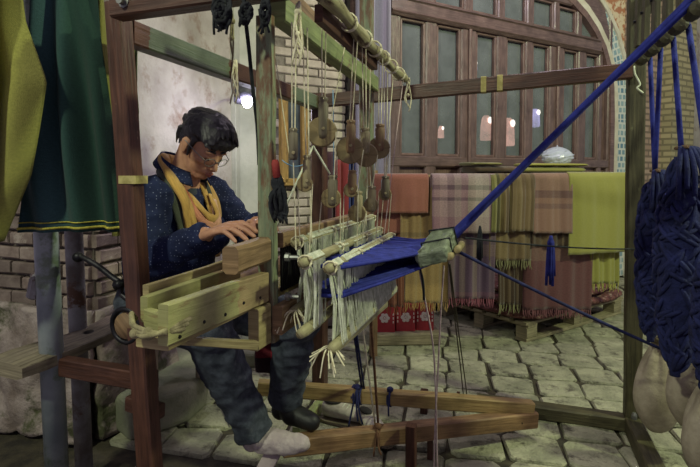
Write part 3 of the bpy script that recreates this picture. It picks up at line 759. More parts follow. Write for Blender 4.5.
# ------------------------------------------------------------------ wooden pulleys
M_pw = wood('pulley_wheel_wood', S(112, 96, 64), S(160, 140, 98), wear=S(80, 64, 46), wlo=.56, whi=.66)
M_pb = [wood('pulley_block_dark', S(92, 82, 68), S(140, 128, 106)), wood('pulley_block_pale', S(142, 128, 96), S(184, 170, 132)), wood('pulley_block_brown', S(118, 90, 66), S(160, 128, 96))]
strings = []
def pulley(px, y0, y1, wx, wy_, wr, u, m, label, top=None, low=None):
    """block from y0 to y1 (px), wheel centre and radius (px), at loom u"""
    d = ray(px, (y0 + y1) / 2); k = (u - (CAM - OO).dot(UU)) / d.dot(UU); c = CAM + d * k; Y = c.y
    a = at(px, y0, Y); b = at(px + (wx - px) * .4, y1, Y); wc = at(wx, wy_, Y); s_ = Y / F
    t = thing('pulley', V3((c.x, c.y, b.z)), label, 'pulley', 'wooden heddle pulleys')
    bw_ = 5.2 * s_ if wr > 9 else 4.6 * s_
    fr = (CAM - c); fr.z = 0; fr.normalize()                      # wheels hang roughly facing along the cloth width
    ax = (fr * .8 + VV * -.5).normalized()
    mb = MB(); ln = (a - b).length
    mb.lathe(a + fr * .0, b, [(0, bw_ * .7), (.04, bw_ * .95), (.10, bw_ * .8), (.13, bw_ * .7), (.18, bw_ * .98), (.9, bw_), (1, bw_ * .8)], 12)
    mb.build('block', m, t, smooth=True)
    wr_ = wr * s_; wcc = wc - ax * bw_ * .15
    MB().lathe(wcc + ax * .009, wcc - ax * .009, [(0, wr_ * .3), (.02, wr_ * .93), (.2, wr_), (.42, wr_ * .93), (.58, wr_ * .93), (.8, wr_), (.98, wr_ * .93), (1, wr_ * .3)], 22).build('wheel', M_pw, t, smooth=False)
    pn = b.lerp(a, .22); MB().lathe(pn + fr * (bw_ + .007), pn - fr * bw_, [(0, .003), (.05, .0045), (1, .0045)], 8).build('axle_pin', M_pb[1], t)
    if top:
        T = at(top[0], top[1], Y + (top[2] if len(top) > 2 else 0)); mbs = MB()
        mbs.tube(sag(a + ZZ * .0 + UU * .004, T + UU * .006, .002, 4), .0017, 5); mbs.tube(sag(a - UU * .004, T - UU * .006, .003, 4), .0017, 5)
        mbs.tube([a + UU * .005, a - ZZ * .006 + fr * bw_, a - UU * .005], .0018, 5)
        mbs.build('hanging_cord', M_cream, t)
    if low:
        mbs = MB()
        for (lx, ly, sx) in low:
            P0 = wcc + UU * wr_ * sx; mbs.tube(sag(P0, at(lx, ly, Y), .0, 3), .0016, 5)
        mbs.build('heddle_cord', M_cream, t)
    return t
random.seed(8)
pulley(323.5, 97, 138, 322, 132, 15, .50, M_pb[0], 'largest dark wooden pulley with a broad wheel near the beater post', (324, 16), ((312, 243, -1), (334, 180, 1)))
pulley(351, 120, 153, 350, 150, 14, .53, M_pb[2], 'wooden pulley with brown block and broad wheel, second from the beater post', (356, 34), ((337, 178, -1), (357, 192, 1)))
pulley(365, 128, 154, 366, 155, 12, .545, M_pb[1], 'pale pulley tucked half behind the second broad wheel', (364, 42), ((353, 172, -1), (372, 188, 1)))
pulley(380, 124, 151, 379, 148, 11, .55, M_pb[2], 'upper pulley with a pinkish block at the right end of the row', (381, 58), ((371, 188, -1), (386, 178, 1)))
pulley(307.5, 155, 188, 305, 184, 8, .49, M_pb[1], 'pale lower pulley nearest the beater post', (305, 28), ((300, 246, -1), (309, 262, 1)))
pulley(333, 175, 205, 331, 198, 10, .50, M_pb[0], 'dark lower pulley below the largest wheel', None, ((318, 240, -1), (340, 262, 1)))
pulley(352.5, 170, 194, 351, 190, 7.5, .525, M_pb[2], 'brown lower pulley below the second wheel', None, ((343, 232, -1), (357, 252, 1)))
pulley(358.5, 191, 219, 357, 213, 9, .53, M_pb[1], 'lowest pulley with pale block just above the heddles', None, ((347, 230, -1), (361, 250, 1)))
pulley(372, 186, 211, 371, 205, 7.5, .545, M_pb[1], 'slim pale lower pulley between two others at right', None, ((362, 224, -1), (376, 240, 1)))
pulley(385.5, 176, 198, 385, 194, 6.5, .55, M_pb[0], 'small lower pulley hanging in front of the red cloth', (386, 70), ((377, 232, -1), (388, 236, 1)))
# dark knotted hook pulley left
t = pulley(293.5, 128, 160, 293, 152, 4, .47, M_pb[0], 'narrow dark pulley hanging by the ochre window', (294, 22), ((296, 250, 0),))
# further strings running down between pulleys and shafts
def cord(p, q, Y0_, Y1_, m, label, s=.0, r=.0016, name='cord'):
    o = MB().tube(sag(at(*p, Y0_), at(*q, Y1_), s, 8), r, 5).build(name, m); return tag(o, label, 'cord', 'strings hanging in the loom')
cord((272, 34), (290, 160), 1.44, 1.50, M_cream, 'pale string slanting from the green crossbar past the narrow dark pulley')
cord((346, 40), (331, 120), 1.62, 1.52, M_cream, 'pale string slanting from the bark pole beside the largest pulley')
cord((371, 52), (366, 225), 1.80, 1.76, M_cream, 'pale string dropping straight in front of the far beater post', r=.0018)
cord((394, 68), (380, 238), 1.95, 1.76, M_cream, 'pale string dropping from the pole end to the last heddle shaft')
cord((404, 74), (384, 236), 2.0, 1.74, M_pinkcord, 'pinkish string from the pole tip slanting to the last heddle shaft')
M_ltblue = mat('light_blue_string', S(110, 150, 190), S(140, 176, 206), 40, .8, 0)
cord((282, 160), (306, 163), 1.45, 1.47, M_ltblue, 'thin light-blue string sagging between beater post and pulley', s=.014)
cord((333, 90), (334, 176), 1.58, 1.55, M_ltblue, 'thin light-blue string hanging behind the largest pulley')
wt = MB(); wt.tube([at(313, 146, 1.70), at(276, 228, 1.62)], .0035, 6); wt.tube([at(313, 146, 1.70), at(330, 174, 1.68)], .0035, 6)
tag(wt.build('twisted_cord', M_white, smooth=True), 'thick white twisted cord bent in a peak behind the pulleys', 'cord')
# ================================================================== SEAT, TREADLES, LOW THINGS
M_tread = wood('treadle_wood', S(128, 104, 66), S(172, 146, 98), wear=S(92, 72, 48), wlo=.6, whi=.7)
M_tread2 = wood('treadle_wood_brown', S(112, 84, 58), S(156, 124, 88), wear=S(84, 62, 42), wlo=.6, whi=.7)
seat = thing('bench_plank', L(-.33, .35, .55), 'rough wooden bench plank the weaver sits on', 'bench')
sp_ = MB(); n = 14; secs = []; pts = []
for k in range(n + 1):
    f_ = k / n; pts.append(L(-.445 + .012 * math.sin(7 * f_), -.07 + 1.05 * f_, .566)); x = .078 + .010 * math.sin(11 * f_ + 1); y = .022 + .004 * math.sin(17 * f_)
    secs.append([(-x, -y * .6), (-x * .7, -y), (x * .7, -y), (x, -y * .5), (x, y * .6), (x * .85, y), (-x * .85, y), (-x, y * .7)])
sp_.sweep(pts, secs, ZZ, [0, .03, .12, .14, .16, .18, .3, .33, .35]); sp_.build('plank', M_grey, seat)
for v in (-.20, .02): MB().ell(L(-.44, v + .22, .583), (.02, .028, .004), nu=10, nv=5).build('knot_hole', M_iron, seat)
MB().beam(L(-.42, .50, .17), L(-.42, .50, .55), .07, .07, up=UU, seg=2).build('leg', M_grey, seat)
MB().beam(L(-.42, .90, .17), L(-.42, .90, .55), .07, .07, up=UU, seg=2).build('leg', M_grey, seat)

def treadle(a, b, w_, h, m, label, extra=None):
    t = thing('treadle', V3((b.x, b.y, min(a.z, b.z) - h)), label, 'treadle', 'treadles under the loom')
    MB().beam(a, b, w_, h, seg=6, jit=.0015).build('treadle_bar', m, t)
    return t
tA0, tA1 = at(258, 387, 2.02), atZ(532, 408, .13)
tr1 = treadle(tA0, tA1, .05, .058, M_tread, 'long yellowish treadle beam in front of the left shin')
tB0, tB1 = atZ(283, 446, .15), atZ(534, 418, .085)
tr2 = treadle(tB0, tB1, .055, .066, M_tread2, 'nearer brown treadle beam crossing low towards the weaver foot')
MB().lathe(tB1.lerp(tB0, .06) - VV * .034, tB1.lerp(tB0, .06) - VV * .03, [(0, .006), (1, .006)], 8).build('peg_hole', M_iron, tr2)
# third treadle lying flat behind with plain end
# foot block the foot rests on
fb = thing('foot_pedal', atZ(262, 470, 0), 'pale slanting pedal board under the weaver foot', 'pedal')
MB().beam(at(252, 492, 1.62), at(277, 446, 1.70), .052, .016, up=-VV, seg=3).build('pedal_board', mat('pale_pedal', S(150, 136, 138), S(182, 168, 166), 9, .8, .004), fb)
# stakes holding the treadles
def stake(px, ytop, yb, Y, w_, label, m=M_redbrown):
    a = at(px, yb, Y); a.z = max(a.z, 0.0); a = V3((a.x, a.y, 0)); b = V3((a.x, a.y, at(px, ytop, Y).z))
    tag(MB().beam(a, b, w_, w_, up=UU, seg=2).build('stake', m), label, 'stake', 'treadle stakes')
stake(424, 390, 430, 2.34, .034, 'short dark stake standing behind the far treadle')
stake(411, 425, 470, 1.86, .038, 'thick red-brown stake in front of the near treadle')
stake(430, 427, 470, 1.96, .022, 'thin red-brown stake beside the thick one')
stake(458, 392, 430, 2.38, .014, 'small dark peg behind the treadle junction')
# ties on the treadles
def tie(c, r, m, label, n=4, tails=((.03, .08), (-.02, .1)), ax=UU):
    mb = MB(); e1 = VV; e2 = ZZ
    for k in range(n):
        o_ = ax * (.009 * (k - n / 2)) + UU * random.uniform(-.002, .002)
        mb.tube([c + o_ + e1 * r[0] * math.cos(a) + e2 * r[1] * math.sin(a) for a in [2 * math.pi * i / 14 for i in range(15)]], .0045, 6)
    mb.ell(c + ZZ * (r[1] + .006) - VV * r[0] * .6, (.014, .014, .012))
    for dx, dz in tails: mb.tube(cat_pts([c + ZZ * r[1] - VV * r[0] * .9, c - VV * (r[0] + .012) + UU * dx * .5 - ZZ * dz * .4, c - VV * (r[0] + .010) + UU * dx - ZZ * dz], 4), .004, 5)
    return tag(mb.build('cord_tie', m, smooth=True), label, 'cord', 'cord ties on the treadles')
def on_t(a, b, px):
    """point on a treadle axis whose picture column is px"""
    lo, hi = 0.0, 1.0
    for _ in range(40):
        m_ = (lo + hi) / 2; q = a.lerp(b, m_)
        if 350 + F * q.x / q.y < px: lo = m_
        else: hi = m_
    return a.lerp(b, (lo + hi) / 2)
tie(on_t(tA0, tA1, 359), (.034, .036), M_navy, 'navy cord wound around the far treadle', 5, ((.03, .10), (-.03, .12), (.01, .09)))
tie(on_t(tA0, tA1, 392), (.034, .036), M_navy, 'single navy loop on the far treadle right of the wound cord', 2, ((.0, .06),))
M_rustc = mat('rust_cord', S(82, 56, 40), S(116, 82, 60), 40, .9, .002, 200)
tie(on_t(tB0, tB1, 380), (.036, .04), M_rustc, 'brown cord wound around the near treadle', 4, ((.02, .05), (-.01, .06)))
# cords from the heddles down to the treadles
def dcord(p, Y0_, q3, m, label, r=.004, n=1):
    mb = MB()
    for k in range(n): mb.tube(sag(at(*p, Y0_) + UU * .008 * k, q3 + UU * .010 * k, -.004 * (k - .5), 6), r, 6)
    tag(mb.build('drop_cord', m, smooth=True), label, 'cord', 'cords down to the treadles')
dcord((352, 318), 1.72, on_t(tA0, tA1, 362) + ZZ * .03, M_navy, 'pair of navy cords dropping to the far treadle', .0045, 2)
dcord((371, 318), 1.66, on_t(tB0, tB1, 379) + ZZ * .035, M_rustc, 'brown cord dropping to the near treadle', .005)
dcord((362, 322), 1.66, on_t(tB0, tB1, 376) + ZZ * .035, M_cream, 'cream cord beside the brown one dropping to the near treadle', .0035)
# strings falling from the wrapped weight
def fall(p, q, Y0_, m, label, r=.003, s=-.01):
    a = at(*p, Y0_); b = atZ(*q, .012); tag(MB().tube(sag(a, b, s, 10), r, 6).build('falling_string', m, smooth=True), label, 'cord', 'strings falling from the weight')
a_ = at(419, 268, 1.60)
mb = MB(); mb.tube(cat_pts([a_, at(425, 300, 1.63), at(433, 345, 1.67), at(436, 400, 1.71), at(437, 452, 1.78), at(438, 478, 1.82)], 5), .0032, 6)
tag(mb.build('falling_string', M_pinkcord, smooth=True), 'pale pink cord hanging from the near corner of the wrapped weight', 'cord', 'strings falling from the weight')
mb = MB(); mb.tube(cat_pts([at(444, 266, 1.62), at(441, 310, 1.65), at(438, 370, 1.70), at(435, 430, 1.75), at(434, 478, 1.82)], 5), .003, 6)
tag(mb.build('falling_string', M_pinkcord, smooth=True), 'pale pink cord hanging from under the roller pegs', 'cord', 'strings falling from the weight')
mb = MB()
for k in range(2): mb.tube(cat_pts([at(449 + k, 264, 1.62), at(455 + k * 2, 320, 1.80), at(461 + k * 3, 372, 2.05), atZ(465 + k * 4, 412, .02)], 5), .0026, 6)
tag(mb.build('falling_string', M_olive, smooth=True), 'thin dark green double string slanting down behind the treadles', 'cord', 'strings falling from the weight')
mb = MB(); mb.tube(cat_pts([at(419, 266, 1.60), at(423, 282, 1.61), at(424, 300, 1.62)], 4), .0045, 6)
tag(mb.build('falling_string', M_black, smooth=True), 'short black cord end hanging below the wrapped weight', 'cord', 'strings falling from the weight')
# blue cord from the weight to the lower right and dark line to the right post
tag(MB().tube(sag(L(.82, .44, .905), at(716, 372, 1.75), .012, 14), .0055, 7).build('guy_cord', M_navy, smooth=True), 'long navy cord running from the weight down to lower right', 'cord')
tag(MB().tube(sag(L(.84, .46, .945), at(634, 249, 2.16), .010, 14), .003, 6).build('tie_line', M_black, smooth=True), 'thin black line running level from the weight to the right post', 'cord')
# loose cream string on right post
mb = MB(); Y_ = 2.13; mb.tube(cat_pts([at(634, 66, Y_), at(635, 74, Y_), at(640, 84, Y_), at(637, 88, Y_), at(643, 93, Y_)], 4), .004, 6)
tag(mb.build('string_scrap', M_white, smooth=True), 'short knotted white string tied on the right post', 'string')
# shoes near the treadles
M_shoe = mat('dusty_shoe', S(150, 144, 128), S(186, 180, 164), 12, .8, .004, 60)
M_dark = mat('shoe_inside', S(34, 32, 32), S(50, 48, 46), 20, .9, 0)
def shoe(pos, ang_, label, m, s=1.0):
    """hollow low shoe: pos heel on the ground, ang_ yaw of the toe"""
    R = Matrix.Rotation(ang_, 3, 'Z'); t = thing('shoe', pos, label, 'shoe', 'shoes by the treadles')
    def T(x, y, z): return pos + R @ V3((x * s, y * s, z * s))
    mb = MB(); prof = []
    for k in range(13):
        f_ = k / 12; x = -.02 + .27 * f_; wd = .036 + .014 * math.sin(math.pi * min(1, f_ * 1.15)) - (.028 * max(0, (f_ - .8) / .2) ** 2); h = .078 - .0 * f_ if f_ < .42 else .078 - .042 * ((f_ - .42) / .58) ** .8
        if f_ < .06: wd *= .75
        prof.append((x, wd, h))
    secs = [[(wd * math.sin(a) * (1 if math.cos(a) < 0 else .82), (h / 2) + -(h / 2) * math.cos(a)) for a in [2 * math.pi * q / 14 for q in range(14)]] for x, wd, h in prof]
    mb.sweep([T(x, 0, .012) for x, _, _ in prof], [[(a * s, b * s) for a, b in q] for q in secs], ZZ, [q * .02 for q in range(15)])
    subs(mb.build('upper', m, t, smooth=True))
    so = MB(); so.sweep([T(x, 0, .006) for x, _, _ in prof], [[((wd + .005) * s * c_, .006 * s * d_) for c_, d_ in ((-1, -1), (1, -1), (1, 1), (-1, 1))] for x, wd, _ in prof], ZZ, [0, .02, .03, .05, .06])
    so.build('sole', M_grey, t)
    MB().ell(T(.035, 0, .090), (.045 * s, .026 * s, .010 * s), rot=R).build('opening', M_dark, t, smooth=True)
    lc = MB()
    for k in range(4): lc.tube([T(.095 + .02 * k, -.024, .079 - .006 * k), T(.10 + .02 * k, 0, .089 - .007 * k), T(.095 + .02 * k, .024, .079 - .006 * k)], .003 * s, 5)
    lc.build('laces', M_white, t)
shoe(atZ(326, 418), math.radians(-20), 'dusty pale lace-up shoe standing under the far treadle', M_shoe, .95)
shoe(atZ(362, 425), math.radians(-60), 'pale shoe half hidden behind the brown cord tie', M_shoe, .9)
tag(MB().beam(atZ(296, 434, .03), atZ(324, 400, .03), .035, .055, seg=3).build('green_board', M_green), 'pale green board lying on the paving beside the black shoe', 'board')
# red patterned cloth hanging between the legs
M_redc = cloth('red_spotted_cloth', [(0, S(40, 12, 18)), (.35, S(150, 24, 44)), (.55, S(40, 14, 20)), (.8, S(140, 20, 40))], [(0, S(30, 12, 16)), (.4, S(150, 30, 50)), (.7, S(30, 12, 16))], .4, var=.6)
c_ = at(268, 318, 1.86)
def redc(i, j):
    a = i * 2 * math.pi; r_ = .036 + .012 * math.sin(3 * a + 4 * j) + .012 * math.sin(math.pi * j)
    return V3((c_.x + r_ * math.cos(a), c_.y + r_ * .5 * math.sin(a), c_.z - .005 - .20 * j))
tag(MB().grid(redc, 24, 14).build('cloth_bag', M_redc, smooth=True), 'dark red spotted cloth bag hanging below the beater', 'bag')

# ================================================================== YARN BUNDLES AND WEIGHT BAGS AT THE RIGHT
def skein(v, u, zt_, zb_, r, seedk, label, hook_v):
    random.seed(seedk); t = thing('yarn_skein', L(u, v, zb_), label, 'yarn skein', 'blue warp skeins hanging at right')
    n = 44; mb = MB(); h = zt_ - zb_
    prof = []
    for k in range(n + 1):
        f_ = k / n; rr = r * (math.sin(math.pi * min(max(f_, .02), .98)) ** .45) * (1 - .22 * f_) * (1 + .05 * math.sin(k * 2.3)); prof.append((f_, max(rr, .012)))
    # spiral wraps give the plaited, wound look
    mb.lathe(L(u, v, zt_), L(u, v, zb_), prof, 18)
    o = mb.build('wound_core', M_bundle, t, smooth=True)
    wr_ = MB()
    for s_ in range(190):
        a0 = random.uniform(0, 6.28); f0 = random.uniform(.01, .88); da = random.choice((-1, 1)) * random.uniform(.5, 1.3); df = random.uniform(.04, .14); pts = []; lift = random.uniform(.0, .006)
        for k in range(8):
            f_ = min(.985, f0 + df * k / 7); a = a0 + da * k / 7
            rr = r * (math.sin(math.pi * min(max(f_, .02), .98)) ** .45) * (1 - .22 * f_) + lift * math.sin(math.pi * k / 7) + .001
            pts.append(L(u, v, zt_ - h * f_) + V3((rr * math.cos(a), rr * math.sin(a), 0)))
        wr_.tube(pts, [.003, .0065, .008, .0085, .0085, .008, .0065, .003], 6)
    wr_.build('wound_strands', M_bundle, t, smooth=True)
    tl = MB()
    for k in range(9):
        a = -2.2 + .25 * k; st = L(u, v, zt_ + .01); d_ = V3((math.cos(a), math.sin(a), 0))
        tl.tube(cat_pts([st, st + d_ * r * .6 + ZZ * .015, st + d_ * (r + .012) - ZZ * .05, st + d_ * (r + .018) - ZZ * random.uniform(.10, .16)], 5), .008, 6)
    tl.build('tassel', M_bundle, t, smooth=True)
    ca = MB()
    for hv, du in hook_v: ca.tube(sag(L(u, v, zt_ + .02), L(1.466 + du, hv - .008, 1.585), .0, 4), .0085, 7)
    ca.build('hanging_strand', M_blue, t, smooth=True)
    MB().lathe(L(u, v - .07, zt_ + .03), L(u, v + .07, zt_ + .03), [(0, .004), (.1, .007), (.9, .007), (1, .004)], 8).build('toggle_stick', M_rawb, t)
    return t
skein(1.04, 1.485, 1.125, .50, .058, 31, 'slimmer deep blue yarn skein hanging next to the right post', [(1.08, .0), (.93, 0)])
skein(.78, 1.50, 1.20, .47, .070, 32, 'largest deep blue yarn skein, hanging second from the right post', [(.78, 0)])
skein(.57, 1.545, .93, .47, .062, 33, 'low blue yarn skein cut by the right picture edge', [(.63, 0)])
M_canvas = mat('canvas_bag', S(136, 124, 108), S(170, 158, 140), 9, .9, .006, 30)
def bag(c, w_, h, label, sk):
    """c: mouth centre; gathered sack hanging below"""
    t = thing('weight_sack', c - ZZ * h, label, 'sack', 'canvas weight sacks')
    def f(i, j):
        a = i * 2 * math.pi
        rr = (.16 + .84 * math.sin(j / .6 * math.pi / 2) ** 1.15) if j < .6 else max(.02, math.sqrt(max(0, 1 - ((j - .6) / .4) ** 2)))
        fold = 1 + (.16 * math.sin(7 * a + sk) + .07 * math.sin(13 * a)) * max(0, 1 - j * 1.7) + .03 * math.sin(5 * a + 9 * j)
        sg = .012 * math.sin(a) * j
        return c + V3((w_ / 2 * rr * fold * math.cos(a) + sg, w_ / 2 * .9 * rr * fold * math.sin(a), -h * j))
    subs(MB().grid(f, 40, 26).build('sack_body', M_canvas, t, smooth=True))
    nk = MB()
    for q in range(3): nk.tube([c - ZZ * (.012 + .008 * q) + V3((w_ * .14 * math.cos(a), w_ * .13 * math.sin(a), .003 * math.sin(2 * a))) for a in [2 * math.pi * k / 14 for k in range(15)]], .005, 6)
    nk.build('neck_tie', M_rope, t, smooth=True)
    st = MB(); st.tube([c, c + ZZ * .16], .006, 6); st.build('hanging_cord', M_rope, t)
    ends = MB()
    for q in range(5):
        a = q * 1.25; ends.tube([c, c + V3((.03 * math.cos(a), .03 * math.sin(a), .02)), c + V3((.05 * math.cos(a), .05 * math.sin(a), -.005))], [.012, .010, .004], 6)
    ends.build('gathered_mouth', M_canvas, t, smooth=True)
bag(at(660, 336, 2.00), .19, .40, 'canvas weight sack hanging beside the right post', 1)
bag(at(693, 335, 1.80), .17, .35, 'canvas weight sack under the largest blue skein', 2)
bag(at(712, 372, 1.62), .17, .38, 'canvas weight sack cut by the lower right picture edge', 3)

# ================================================================== DRAPED CLOTHS AND PIPES AT THE LEFT
M_pipe = mat('grey_blue_paint_pipe', S(116, 124, 132), S(148, 154, 160), 5, .35, .001, 40, c3=S(96, 108, 92), c3scale=4, metal=.0, spec=.6)
M_pipe2 = mat('rusty_pipe', S(108, 100, 98), S(150, 150, 154), 9, .5, .003, 40, c3=S(96, 70, 56), c3scale=8)
rk_ = thing('pipe_stand', atZ(50, 480, 0), 'grey-blue metal pipe stand holding the drapes at left', 'stand')
p1b, p1t = at(57, 470, 1.56), at(38, 60, 1.50)
d1 = (p1t - p1b).normalized(); p1b = p1b - d1 * (p1b.z / d1.z); p1t = p1b + d1 * (1.78 / d1.z)
MB().tube([p1b, p1b.lerp(p1t, .5), p1t], .034, 18).build('pipe', M_pipe, rk_, smooth=True)
p2b, p2t = at(83, 440, 1.80), at(66, 60, 1.76)
d2 = (p2t - p2b).normalized(); p2b = p2b - d2 * (p2b.z / d2.z); p2t = p2b + d2 * (1.78 / d2.z)
MB().tube([p2b, p2b.lerp(p2t, .5), p2t], .030, 18).build('pipe', M_pipe2, rk_, smooth=True)
rodz = 1.78
MB().tube([V3((-1.35, 1.40, rodz)), V3((-.62, 1.46, rodz))], .014, 10).build('hanging_rod', M_pipe2, rk_, smooth=True)
cl = p1b.lerp(p1t, .445); MB().lathe(cl + V3((-.05, -.0, -.035)), cl + V3((-.035, 0, .035)), [(0, .01), (.1, .02), (.9, .02), (1, .01)], 8).build('clamp', M_pipe2, rk_)
MB().tube([cl, cl + V3((-.18, .22, -.01))], .016, 10).build('side_pipe', M_pipe2, rk_, smooth=True)
def drape(name, m, xl, xr, ztop, zbot, Y_, folds, amp, label, nu=60, nv=40, hem=None):
    """xl/xr: functions of fraction down the cloth giving world x"""
    def f(i, j):
        x = xl(j) + (xr(j) - xl(j)) * i; z = ztop + (zbot(i) - ztop) * j
        y = Y_ + amp * (.35 + .65 * j) * math.sin(folds * 2 * math.pi * i + 1.3 * math.sin(3 * j + 2 * i)) + .012 * math.sin(folds * 5 * i + 4 * j)
        if j < .06: y = Y_ + (y - Y_) * j / .06
        return V3((x, y, z))
    t = thing(name, V3((xl(1), Y_, zbot(.5))), label, 'drape', 'drapes hanging at left')
    o = MB().grid(f, nu, nv).build('cloth_panel', m, t, smooth=True); solid(o, .004)
    if hem:
        h_ = MB(); h_.tube([f(i / nu, .985) + V3((0, -.006, 0)) for i in range(nu + 1)], .004, 5); h_.tube([f(i / nu, .965) + V3((0, -.005, 0)) for i in range(nu + 1)], .0018, 5); h_.build('gold_trim', hem, t, smooth=True)
    return t
X = lambda px, Y_: (px - 350) / F * Y_
M_dg = cloth('dark_teal_cloth', [(0, S(44, 66, 72)), (.3, S(58, 84, 88)), (.62, S(40, 64, 56)), (1, S(32, 52, 46))], interp='LINEAR', var=.14, rough=.95, sheen=.05)
M_yg = cloth('olive_yellow_cloth', [(0, S(160, 156, 84)), (.5, S(150, 146, 76)), (1, S(130, 128, 68))], interp='LINEAR', var=.16, rough=.95, sheen=.1)
M_yg2 = cloth('pale_yellow_cloth', [(0, S(206, 196, 112)), (1, S(190, 182, 84))], interp='LINEAR', var=.14)
M_gold = mat('gold_trim', S(150, 140, 48), S(196, 186, 80), 60, .6, .001, 200)
lerp = lambda a, b, t: a + (b - a) * t
def pl(pts):
    def f(j):
        for (a, x), (b, y) in zip(pts, pts[1:]):
            if j <= b: return x + (y - x) * (j - a) / (b - a)
        return pts[-1][1]
    return f
Yd = 1.42
zb_ = lambda py: at(50, py, Yd).z
drape('teal_drape', M_dg, pl([(0, X(22, Yd)), (1, X(10, Yd))]), pl([(0, X(92, Yd)), (.3, X(98, Yd)), (1, X(121, Yd))]), rodz, lambda i: zb_(234 - 2 * i), Yd + .03, 3.2, .028, 'dark teal-green drape with gold hem hanging behind the olive one', hem=M_gold)
drape('olive_drape', M_yg, pl([(0, X(-30, Yd)), (1, X(-60, Yd))]), pl([(0, X(26, Yd - .06)), (.28, X(31, Yd - .06)), (.47, X(48, Yd - .06)), (.62, X(40, Yd - .06)), (.78, X(31, Yd - .06)), (1, X(3, Yd - .06))]), rodz + .0, lambda i: zb_(246 - 8 * i), Yd - .07, 2.2, .025, 'olive-yellow drape hanging foremost at the left picture edge')
drape('pale_drape', M_yg2, pl([(0, X(-40, Yd)), (1, X(-60, Yd))]), pl([(0, X(12, Yd - .1)), (.4, X(8, Yd - .1)), (.6, X(2, Yd - .1)), (1, X(-14, Yd - .1))]), rodz, lambda i: zb_(250), Yd - .13, 1.6, .016, 'pale yellow drape sliver in the top left corner')
drape('green_sliver_drape', M_yg, pl([(0, X(100, 1.5)), (.5, X(102, 1.5)), (1, X(112, 1.5))]), pl([(0, X(106, 1.5)), (.5, X(112, 1.5)), (1, X(128, 1.5))]), rodz, lambda i: zb_(238) - .005, 1.50, 1.0, .012, 'narrow yellow-green drape beside the near loom post', nu=14)
tag(MB().grid(lambda i, j: V3((X(134 + 6 * i, 1.72), 1.72 + .01 * math.sin(9 * i + 4 * j), at(137, 38 + 76 * j, 1.72).z)), 8, 20).build('cloth_scrap', cloth('moss_cloth', [(0, S(92, 104, 44)), (1, S(70, 82, 36))]), smooth=True), 'mossy green cloth strip hanging behind the near post', 'cloth')

# ================================================================== CLOTH STALL AT THE BACK
RA, RB = at(372, 176, 3.06), at(640, 172, 3.52)
RA = V3((RA.x, RA.y, 1.108)); RB = V3((RB.x, RB.y, 1.118))
RDv = (RB - RA); RDv.z = 0; RDn = RDv.normalized(); RNn = V3((RDn.y, -RDn.x, 0))
def onR(px, off):
    d = ray(px, 200); k = ((RA + RNn * off) - CAM).dot(RNn) / d.dot(RNn); P = CAM + d * k; return (P - RA).dot(RDn), P.y
st_ = thing('display_rack', RA.lerp(RB, .5) - ZZ * 1.14, 'wooden rack with bars carrying the shawls', 'rack')
for nm, a, b in (('upper_bar', RA, RB), ('lower_bar', RA - RNn * .06 - ZZ * .28, RB - RNn * .06 - ZZ * .28)): MB().tube([a, b], .014, 10).build(nm, M_rawb, st_, smooth=True)
for f_ in (.01, .98):
    p = RA.lerp(RB, f_) - RNn * .03; MB().beam(V3((p.x, p.y, 0)), V3((p.x, p.y, 1.16)), .04, .05, up=RNn).build('upright', M_rawb, st_)
def shawl(px0, px1, ytop_z, ybot, off, m, label, fringe=None, bar=0, wav=1.0, hang_back=.35, sk=0, name='shawl', slope=0.0):
    """cloth folded over a bar; px0..px1 picture span, ybot bottom row"""
    t0, Y0_ = onR(px0, off); t1, Y1_ = onR(px1, off); base = RA + RNn * off
    zt_ = ytop_z - (.028 if ytop_z > 1.1 else 0); zbL = at(px0, ybot, Y0_).z; zbR = at(px1, ybot - slope, Y1_).z
    def f(i, j):
        zb2 = zbL + (zbR - zbL) * i; front = zt_ - zb2; tot = front + hang_back + .05; s_ = j * tot
        fold = wav * .010 * math.sin(2 * math.pi * (2.1 * i + .13 * sk) + 2 * sk) + wav * .006 * math.sin(2 * math.pi * 5.3 * i + sk)
        if s_ < hang_back: y = -.032; z = zt_ - hang_back + s_; k = 0
        elif s_ < hang_back + .05:
            a = (s_ - hang_back) / .05 * math.pi; y = -.016 * math.cos(a) - .016; z = zt_ + .016 * math.sin(a); k = 0
        else: d_ = s_ - hang_back - .05; y = .0 + .006; z = zt_ - d_; k = min(1, d_ / .12)
        P = base + RDn * (t0 + (t1 - t0) * i + .004 * math.sin(7 * j + sk) * k) + RNn * (y + (fold + .01) * k); return V3((P.x, P.y, z))
    t = thing(name, V3(((RA + RDn * (t0 + t1) / 2).x, (RA + RDn * (t0 + t1) / 2).y, min(zbL, zbR))), label, 'shawl', 'shawls on the rack')
    o = MB().grid(f, 26, 40).build('cloth_panel', m, t, smooth=True); solid(o, .007)
    if fringe:
        fr = MB(); n = max(12, int((t1 - t0) / .012))
        for q in range(n):
            i = (q + .5) / n; p = f(i, 1.0); ln = .055 * random.uniform(.7, 1.15)
            fr.tube([p + ZZ * .01, p - ZZ * ln * .5 + RDn * random.uniform(-.006, .006), p - ZZ * ln + RDn * random.uniform(-.012, .012) + RNn * random.uniform(-.004, .01)], [.004, .0035, .0015], 4)
        tag(fr.build('fringe', fringe, t), kind='stuff')
    return t
random.seed(12)
stripe = lambda cols, n=None: [(k / len(cols), c) for k, c in enumerate(cols)]
def P_(r, g, b):
    c = S(r, g, b); y = .3 * c[0] + .6 * c[1] + .1 * c[2]
    return tuple((v * .82 + y * .18) * .70 for v in c)
M_or = cloth('rust_red_cloth', [(0, P_(152, 86, 70)), (1, P_(166, 96, 78))], interp='LINEAR')
M_or2 = cloth('burnt_orange_cloth', [(0, P_(138, 78, 48)), (.5, P_(154, 90, 56)), (1, P_(130, 72, 46))], interp='LINEAR')
